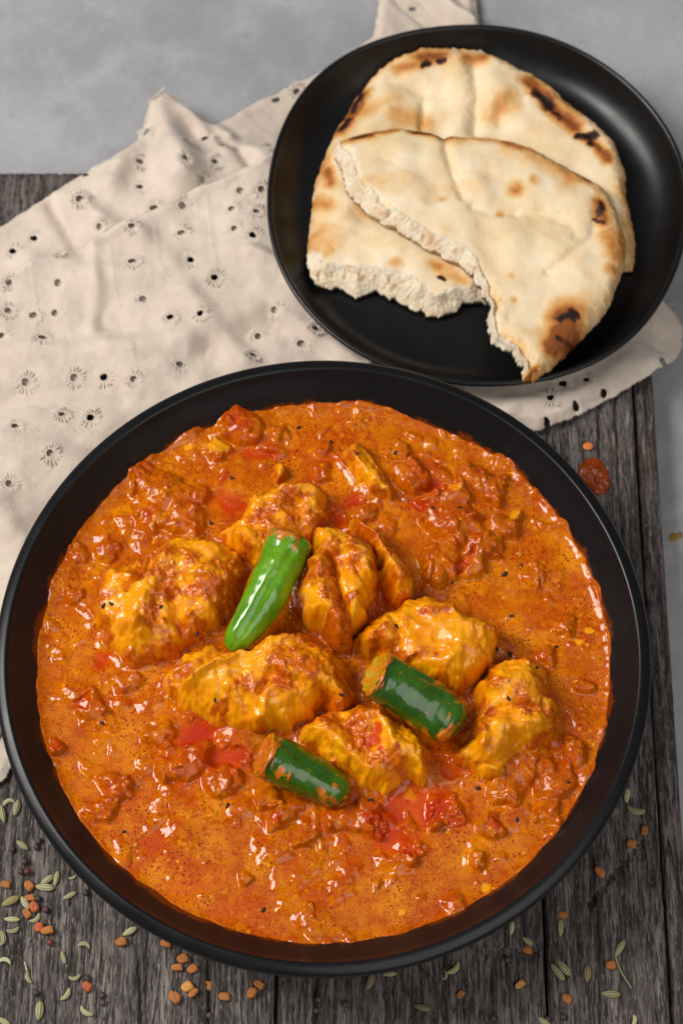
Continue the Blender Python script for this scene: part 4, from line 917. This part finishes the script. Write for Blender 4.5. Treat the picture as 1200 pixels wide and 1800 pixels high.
# ------------------------------------------------------------------ seeds
M_FEN = m_seed('fennel_seed', srgb(128, 126, 72), srgb(222, 216, 172), .6, 'rib')
M_FENU = m_seed('fenugreek_seed', srgb(196, 126, 62), srgb(170, 98, 42), .7)
M_MUS = m_seed('mustard_seed', srgb(66, 50, 50), srgb(96, 76, 78), .5)
M_MUSR = m_seed('reddish_mustard_seed', srgb(104, 46, 38), srgb(132, 64, 50), .5)
M_NIG = m_seed('nigella_seed', (.006, .006, .007), (.014, .013, .013), .3)
def fennel_mesh(bend, seed, fat=.19):
    n, k = 22, 30; V = []; rib = []; Q = []
    r_ = random.Random(seed)
    for i in range(n):
        t = i / (n - 1); u = 2 * t - 1
        r = fat * (max(0, 1 - abs(u) ** 2.2)) ** .75 * (1 + .12 * u) + .012
        if bend > 1e-4: a = u * bend; cx = math.sin(a) / bend * .5; cz = (1 - math.cos(a)) / bend * .5 - bend * .08; dx, dy = math.cos(a), math.sin(a)
        else: cx = u * .5; cz = 0; dx, dy = 1, 0
        for j in range(k):
            a2 = 2 * math.pi * j / k; rb = .5 + .5 * math.cos(7 * a2 + .4); rr = r * (.76 + .24 * rb)
            o1 = rr * math.cos(a2); o2 = rr * math.sin(a2) * .8
            V.append((cx - dy * o1, cz + dx * o1, o2)); rib.append(rb ** 1.5 if abs(u) < .93 else .3)
    for i in range(n - 1):
        for j in range(k): Q.append((i * k + j, i * k + (j + 1) % k, (i + 1) * k + (j + 1) % k, (i + 1) * k + j)[::-1])
    return mesh_np('fennel_seed', V, Q, M_FEN, {'rib': rib})
FEN_S = [fennel_mesh(0, 1), fennel_mesh(.12, 2, .21), fennel_mesh(0, 3, .16)]
FEN_C = [fennel_mesh(1.25, 4, .14), fennel_mesh(.85, 5, .15)]
def sphere_grid(n=24, k=32):
    V = []; Q = []
    for i in range(n):
        p = math.pi * (i + .5) / n
        for j in range(k):
            a = 2 * math.pi * j / k; V.append((math.sin(p) * math.cos(a), math.sin(p) * math.sin(a), math.cos(p)))
    for i in range(n - 1):
        for j in range(k): Q.append((i * k + j, (i + 1) * k + j, (i + 1) * k + (j + 1) % k, i * k + (j + 1) % k))
    for j in range(k // 2 - 1):
        Q.append((j, j + 1, k - 2 - j, k - 1 - j)); b = (n - 1) * k; Q.append((b + j, b + k - 1 - j, b + k - 2 - j, b + j + 1))
    return np.array(V), Q
def fenugreek_mesh(seed, asp):
    V, Q = sphere_grid(); r = random.Random(seed)
    p = 3.6; nrm = (np.abs(V) ** p).sum(1) ** (1 / p); W = V / nrm[:, None]
    W = W * np.array([.5, .5 * asp, .5 * asp * .75])
    W[:, 0] += .10 * W[:, 1] / asp * r.choice([-1, 1]); W[:, 1] *= 1 + .25 * W[:, 0]
    d = np.abs(W[:, 0] * .62 + W[:, 1] * .78 - .08 * r.choice([-1, 1])); top = sstep(-.1, .15, W[:, 2])
    W *= (1 - .22 * np.exp(-(d / .045) ** 2) * top)[:, None]
    W += .018 * np.stack([fbm(V[:, 0] * 2 + seed, V[:, 1] * 2, .8, 2, seed + i) for i in range(3)], 1)
    return mesh_np('fenugreek_seed', W, Q, M_FENU)
FENU = [fenugreek_mesh(1, .72), fenugreek_mesh(2, .85), fenugreek_mesh(3, .62), fenugreek_mesh(4, .78)]
def mustard_mesh(seed, mat):
    V, Q = sphere_grid(14, 20)
    W = V * .5 * (1 + .06 * fbm(V[:, 0] * 2 + seed, V[:, 1] * 2 + V[:, 2], .8, 3, seed))[:, None] * np.array([1, .95, .9])
    return mesh_np('mustard_seed', W, Q, mat)
MUS = [mustard_mesh(1, M_MUS), mustard_mesh(2, M_MUS)]; MUSR = [mustard_mesh(3, M_MUSR)]

S0 = PXM(1600, 0)
used = set()
def place(name, me, u, v, ang, L, label, cat, group, thick=.2, tiltx=0.0):
    x, y = P(u, v, .0015); x, y = float(x), float(y); s = L * S0
    o = obj(name, me); o.location = (x, y, board_z(x, y) + thick * s)
    o.rotation_euler = (tiltx, 0, math.radians(ang)); o.scale = (s, s, s)
    tag(o, label, cat, group); return o
SEED_LABELS = {}
# (u, v, angle, length px, curved, label)
FENNEL = [
 (15,1408,200,26,1,'curled pale fennel seed just below the napkin corner at left edge'),(29,1419,80,30,0,'striped fennel seed upright between curled seed and bowl rim at left'),(4,1429,105,34,0,'fennel seed half cut by the left picture edge below the napkin'),
 (39,1484,-35,27,0,'lone fennel seed slanting among mustard seeds near left bowl rim'),(83,1545,35,26,0,'plump fennel seed, left one of a close trio by the rim'),(99,1543,80,28,0,'upright fennel seed, right one of a close trio by the rim'),
 (79,1559,-6,34,0,'long fennel seed lying flat under the close trio by the rim'),(127,1541,20,16,1,'small fennel seed tip peeking out from under bowl rim at left'),(122,1573,28,26,0,'fennel seed at the end of the diagonal crack left of the bowl'),
 (19,1583,28,34,0,'big yellowish fennel seed left of the fenugreek cluster'),(44,1586,-55,27,0,'pale fennel seed squeezed between fenugreek seeds at left'),(21,1615,-2,28,0,'fat striped fennel seed lying level below the fenugreek cluster'),
 (62,1613,40,27,1,'thin curved fennel seed hooked under the fenugreek cluster'),(23,1634,15,25,1,'small smiling curved fennel seed under the fat striped one'),(3,1648,100,34,1,'curved fennel seed cut by the left edge beside the mustard row'),
 (228,1636,30,28,0,'fennel seed just above a lone fenugreek seed under the rim'),(148,1660,170,27,1,'arched fennel seed alone left of bottom bowl rim'),(111,1681,-70,24,0,'narrow upright fennel seed below the lone arched one'),
 (9,1688,170,27,1,'arched pale fennel seed at the left picture edge above the stalked one'),(50,1717,-70,26,1,'fennel seed with a thin stalk at lower left'),(131,1717,12,25,1,'smiling curved fennel seed above the reddish fenugreek at lower left'),
 (116,1747,55,28,1,'curved fennel seed leaning right near the lower left'),(69,1775,88,34,0,'fat upright fennel seed near the bottom left edge'),(151,1777,-35,30,1,'curved fennel seed lowest left of the mustard pair'),(7,1795,-30,26,0,'fennel seed cut by the bottom left picture corner'),
 (650,1725,70,30,0,'brownish fennel seed standing below the bottom of the bowl'),(685,1711,5,24,0,'fennel seed half hidden under the bottom bowl rim'),(742,1770,-15,30,0,'grey green fennel seed lying alone at bottom centre'),
 (782,1712,80,22,1,'tiny curved fennel seed left of the pair below the rim'),(797,1702,40,32,1,'curved striped fennel seed, right one of the pair below the rim'),(1102,1396,80,28,0,'upright fennel seed closest to bowl at the right'),
 (1117,1423,-15,38,1,'long curved fennel seed under the upright one at right'),(985,1629,88,31,0,'upright fennel seed just below a fenugreek seed at lower right'),(899,1630,82,26,0,'thin upright fennel seed against the lower right bowl rim'),
 (927,1652,-35,22,0,'small fennel seed touching top of a fenugreek seed by the slot'),(980,1708,-52,36,0,'left fennel seed of the big touching pair at lower right'),(991,1699,-52,34,0,'right fennel seed of the big touching pair at lower right'),
 (1032,1710,88,30,0,'slim brown fennel seed standing right of the touching pair'),(1089,1666,58,34,0,'fennel seed with a long bent stalk at lower right'),(1074,1746,-4,33,0,'plump level fennel seed below the long stalk'),(957,1794,-35,26,0,'fennel seed cut by bottom picture edge right of centre'),(1114,1794,75,24,1,'fennel seed cut by bottom picture edge near right corner')]
STALK = {(50,1717): [(48,1706),(46,1698),(43,1690)], (1089,1666): [(1081,1680),(1084,1692),(1093,1712),(1109,1737)]}
def ftint(name, c1, c2):
    m = m_seed(name, c1, c2, .6, 'rib')
    def t(q):
        c = q.copy(); c.materials.clear(); c.materials.append(m); return c
    return [t(q) for q in FEN_C], [t(q) for q in FEN_S]
F_BRN = ftint('brown_fennel_seed', srgb(110, 96, 58), srgb(176, 160, 116)); F_PAL = ftint('pale_fennel_seed', srgb(150, 148, 96), srgb(236, 232, 196))
F_GRN = ftint('grey_green_fennel_seed', srgb(104, 110, 76), srgb(170, 176, 136)); F_YEL = ftint('yellowish_fennel_seed', srgb(140, 128, 62), srgb(216, 200, 132)); F_STD = (FEN_C, FEN_S)
for i, (u, v, a, L, cv, lab) in enumerate(FENNEL):
    fs = F_BRN if 'brown' in lab else F_PAL if 'pale' in lab else F_GRN if 'grey green' in lab else F_YEL if 'yellowish' in lab else F_STD
    o = place('fennel_seed', fs[0][i % 2] if cv else fs[1][i % 3], u, v, a, L, lab, 'fennel seed', 'fennel seeds scattered on the board', .13)
    if (u, v) in STALK:
        q = PP(STALK[(u, v)], .001); V = []; Q = []
        q = np.array([q[0] + (q[1] - q[0]) * 0] + list(q[1:])) if len(q) > 1 else q
        T = np.linspace(0, 1, 16); t0 = np.linspace(0, 1, len(q)); xs = np.interp(T, t0, q[:, 0]); ys = np.interp(T, t0, q[:, 1])
        for x, y, t in zip(xs, ys, T):
            for j in range(6):
                aa = j * math.pi / 3; r = .00034 * (1 - .3 * t); V.append((x + r * math.cos(aa), y + .3 * r * math.cos(aa), .0009 + r * math.sin(aa)))
        for k in range(15):
            for j in range(6): Q.append((k * 6 + j, k * 6 + (j + 1) % 6, k * 6 + 6 + (j + 1) % 6, k * 6 + 6 + j))
        Mi = (Matrix.Translation(o.location) @ o.rotation_euler.to_matrix().to_4x4() @ Matrix.Diagonal((*o.scale, 1))).inverted()
        V = [Mi @ Vector(p) for p in V]
        obj('stalk', mesh_np('stalk', V, Q, M_FEN, {'rib': [.8] * len(V)}), o)
FENUG = [
 (10,1554,-10,19,'fenugreek seed at left picture edge level with the fennel trio'),(51,1556,-50,20,'topmost fenugreek seed of the cluster at left'),(52,1577,5,20,'second fenugreek seed from the top of the left cluster'),(60,1593,-60,21,'reddish fenugreek seed in the middle of the left cluster'),
 (47,1604,-55,20,'narrow fenugreek seed at the bottom of the left cluster'),(68,1629,70,19,'reddish fenugreek seed, left one of a pair under the left cluster'),(83,1635,15,24,'large fenugreek seed, right one of a pair under the left cluster'),(213,1655,20,21,'lone fenugreek seed under a fennel seed near the rim'),
 (291,1658,-8,20,'fenugreek seed half hidden under the rim at bottom left'),(321,1684,28,21,'top fenugreek seed of the trio under the bottom left rim'),(311,1700,3,21,'left fenugreek seed of the trio under the bottom left rim'),(338,1702,35,20,'right fenugreek seed of the trio under the bottom left rim'),
 (366,1730,-12,24,'big squarish fenugreek seed alone right of the touching pair'),(329,1734,35,22,'upper yellow fenugreek seed of a touching pair at bottom'),(339,1744,50,21,'lower fenugreek seed of a touching pair at bottom'),(307,1752,-32,25,'long fenugreek seed left of the touching pair'),
 (394,1751,-4,21,'fenugreek seed lowest in the row below the bowl'),(153,1733,-40,20,'reddish brown fenugreek seed against a mustard seed at lower left'),(455,1730,-28,21,'upper fenugreek seed of the pair by the dark plank seam'),(442,1745,62,21,'lower fenugreek seed of the pair by the dark plank seam'),
 (1133,1458,85,19,'upper fenugreek seed near the diagonal crack at right'),(1109,1482,-10,19,'lower fenugreek seed near the diagonal crack at right'),(1053,1532,-50,23,'big fenugreek seed left of the diagonal crack'),(989,1606,-15,17,'small fenugreek seed above an upright fennel seed'),
 (927,1667,-8,18,'fenugreek seed at the right end of the short slot'),(1073,1696,10,19,'fenugreek seed tucked beside the long fennel stalk'),(913,1730,40,20,'pale lone fenugreek seed between slot and picture bottom'),(996,1754,-30,20,'fenugreek seed below the touching fennel pair'),(809,1747,50,17,'small fenugreek seed under the curved fennel pair')]
M_FENU_R = m_seed('reddish_fenugreek_seed', srgb(196, 104, 50), srgb(170, 78, 34), .6); M_FENU_Y = m_seed('yellow_fenugreek_seed', srgb(226, 166, 84), srgb(208, 140, 62), .6)
def tinted(mats, m):
    out = []
    for q in mats:
        c = q.copy(); c.materials.clear(); c.materials.append(m); out.append(c)
    return out
FENU_R = tinted(FENU, M_FENU_R); FENU_Y = tinted(FENU, M_FENU_Y)
for i, (u, v, a, L, lab) in enumerate(FENUG):
    fm_ = FENU_R if 'reddish' in lab else FENU_Y if ('yellow' in lab or 'pale' in lab) else FENU
    place('fenugreek_seed', fm_[i % 4], u, v, a, L * .93, lab, 'fenugreek seed', 'fenugreek seeds scattered on the board', .27)
MUST = [(21,1491,0,'mustard seed at far left beside the lone slanting fennel seed'),(68,1477,0,'upper mustard seed of a pair close to left bowl rim'),(64,1488,0,'lower mustard seed of a pair close to left bowl rim'),(43,1513,0,'single mustard seed above the dark and reddish pair'),(37,1531,0,'dark mustard seed touching a reddish one at left'),(48,1531,1,'reddish mustard seed touching a dark one at left'),
 (150,1568,0,'mustard seed hugging the rim right of a fennel seed'),(67,1579,0,'mustard seed right of the left fenugreek cluster'),(80,1598,0,'mustard seed on the diagonal crack at left'),(88,1656,1,'small reddish mustard seed below the large fenugreek seed'),(154,1719,0,'mustard seed on top of a reddish brown fenugreek seed'),(62,1744,0,'mustard seed between the stalked and the fat upright fennel'),
 (179,1748,0,'upper mustard seed of a touching pair at lower left'),(180,1761,0,'lower mustard seed of a touching pair at lower left'),(368,1783,0,'mustard seed near bottom edge below the fenugreek row'),(499,1719,0,'mustard seed half under the bottom rim beside the seam'),(560,1756,0,'upper mustard seed on the dark crack at bottom centre'),(556,1773,0,'lower mustard seed on the dark crack at bottom centre'),
 (607,1765,0,'mustard seed right of the dark crack at bottom centre'),(1045,1596,0,'reddish dark mustard seed below the diagonal crack at right'),(891,1686,0,'mustard seed just under the short slot'),(964,1789,0,'left mustard seed beside the cut fennel at bottom'),(990,1786,0,'right mustard seed beside the cut fennel at bottom'),(868,1790,0,'mustard seed by itself at bottom right of centre'),
 (968,783,0,'mustard seed below the napkin hem behind the bowl at right'),(991,802,0,'mustard seed left of the sauce splash at right')]
for i, (u, v, red, lab) in enumerate(MUST):
    place('mustard_seed', MUSR[0] if red else MUS[i % 2], u, v, i * 50, 12.5, lab, 'mustard seed', 'mustard seeds scattered on the board', .44)
o = place('lentil', MUS[0].copy(), 1033, 783, 10, 20, 'small orange lentil above the sauce splash at right', 'lentil', None, .2)
o.data.materials.clear(); o.data.materials.append(m_plain('orange_lentil', srgb(222, 128, 44), .5)); o.scale[1] *= .85; o.scale[2] *= .4
# sauce splash on the board
def make_splash():
    pol = smooth_poly(PP([(1014,828),(1022,812),(1040,801),(1050,803),(1060,815),(1070,830),(1074,845),(1066,860),(1052,868),(1040,866),(1030,850),(1020,838)], .001), 4)
    lo, hi = pol.min(0) - .001, pol.max(0) + .001; pt = Patch(lo[0], hi[0], lo[1], hi[1], .0003); X, Y = pt.X, pt.Y
    sd = sdist(X + .0010 * fbm(X, Y, .004, 3, 601), Y + .0010 * fbm(X, Y, .004, 3, 603), pol); q = np.clip(sd / .004, 0, 1)
    pt.Z = -.0006 + .0021 * np.sqrt(1 - (1 - q) ** 2) + (.0013 * fbm(X, Y, .004, 3, 602)) * q
    o = obj('sauce_splash', grid_mesh('sauce_splash', pt, sd > 0, M_SPL, {'oil': .35 + 0 * X, 'lump': q, 'yellow': 0 * X, 'tomato': 0 * X}, bottom=np.full(X.shape, -.0015)))
    tag(o, 'brown red splash of curry sauce on the board right of the bowl', 'sauce splash')
M_SPL = m_sauce('dried_curry_splash', .55)
make_splash()

# nigella seeds stuck to the food
def nigella_mesh():
    V, Q = sphere_grid(10, 12); W = V * np.array([.5, .3, .28]); W *= (1 + .12 * np.sign(np.sin(np.arctan2(V[:, 1], V[:, 0]) * 3)))[:, None] * 1.0
    return mesh_np('nigella_seed', W, Q, M_NIG)
NIGM = nigella_mesh()
NIG = [(407,840,'nigella seed beside the red oil pool at upper left'),(180,1271,'nigella seed in sauce at far left below the left chicken'),(525,752,'left nigella seed in smooth sauce near the back rim'),(582,777,'nigella seed in smooth sauce centre back'),(628,798,'nigella seed at the tip of the slender chicken strip'),(694,796,'nigella seed right of the slender chicken strip'),
 (760,893,'left nigella seed on the lumps at upper right'),(807,892,'right nigella seed on the lumps at upper right'),(886,1010,'big nigella speck in the smooth sauce at right'),(916,994,'small nigella speck in the smooth sauce at right'),(898,1083,'nigella seed above the rounded chicken chunk'),(977,1137,'nigella seed near the right wall of the bowl'),(896,1150,'nigella seed in the gap beside the smooth yellow chicken'),
 (942,1174,'nigella seed on top of the rounded chicken chunk'),(893,1228,'black nigella seed on face of the rounded chicken chunk'),(872,1140,'nigella seed at right edge of smooth yellow chicken'),(697,1101,'nigella seed on left shoulder of smooth yellow chicken'),(378,1231,'nigella seed on the front wedge of chicken'),(600,1222,'nigella seed on the knob of the front wedge'),
 (347,1114,'nigella seed on the lower rim of the left chicken'),(283,1067,'nigella seed on the middle of the left chicken'),(182,1065,'left nigella seed of two on the left chicken'),(196,1062,'right nigella seed of two on the left chicken'),(400,1416,'nigella seed in sauce below the front left red pool'),(652,1407,'nigella seed below the tomato smeared chicken'),
 (908,1441,'nigella seed in smooth sauce at lower right'),(997,1375,'nigella seed in lumps near the lower right wall'),(840,1386,'nigella seed below the tail of rounded chicken chunk'),(463,1600,'nigella seed in smooth sauce near the front'),(218,1462,'nigella seed at the front left edge of the sauce'),(371,920,'nigella seed in lumps behind the left chicken'),(794,1023,'nigella seed below the upper right lumps')]
for i, (u, v, lab) in enumerate(NIG):
    x, y, z = on_food(u, v); s = .0031 if 'big' in lab else .0017 if 'small' in lab else random.uniform(.0019, .0025)
    o = obj('nigella_seed', NIGM); o.location = (x, y, z + .0002); o.scale = (s, s, s); o.rotation_euler = (random.uniform(-.3, .3), random.uniform(-.3, .3), random.uniform(0, 6.28))
    tag(o, lab, 'nigella seed', 'black nigella seeds on the curry')

def make_stain():
    pol = smooth_poly(PP([(1174, 946), (1180, 936), (1188, 938), (1196, 935), (1199, 943), (1190, 949), (1182, 955)], TZ), 4)
    lo, hi = pol.min(0) - .001, pol.max(0) + .001; pt = Patch(lo[0], hi[0], lo[1], hi[1], .0003)
    sd = sdist(pt.X + .001 * fbm(pt.X, pt.Y, .003, 3, 611), pt.Y, pol); pt.Z = TZ + .0002 + .0005 * np.clip(sd / .002, 0, 1)
    o = obj('oil_stain', grid_mesh('oil_stain', pt, sd > 0, m_plain('dried_turmeric_oil', srgb(150, 112, 48), .5), bottom=np.full(pt.X.shape, TZ + .0001)))
    tag(o, 'faint yellow oil stain on grey stone at the right edge', 'oil stain')
make_stain()
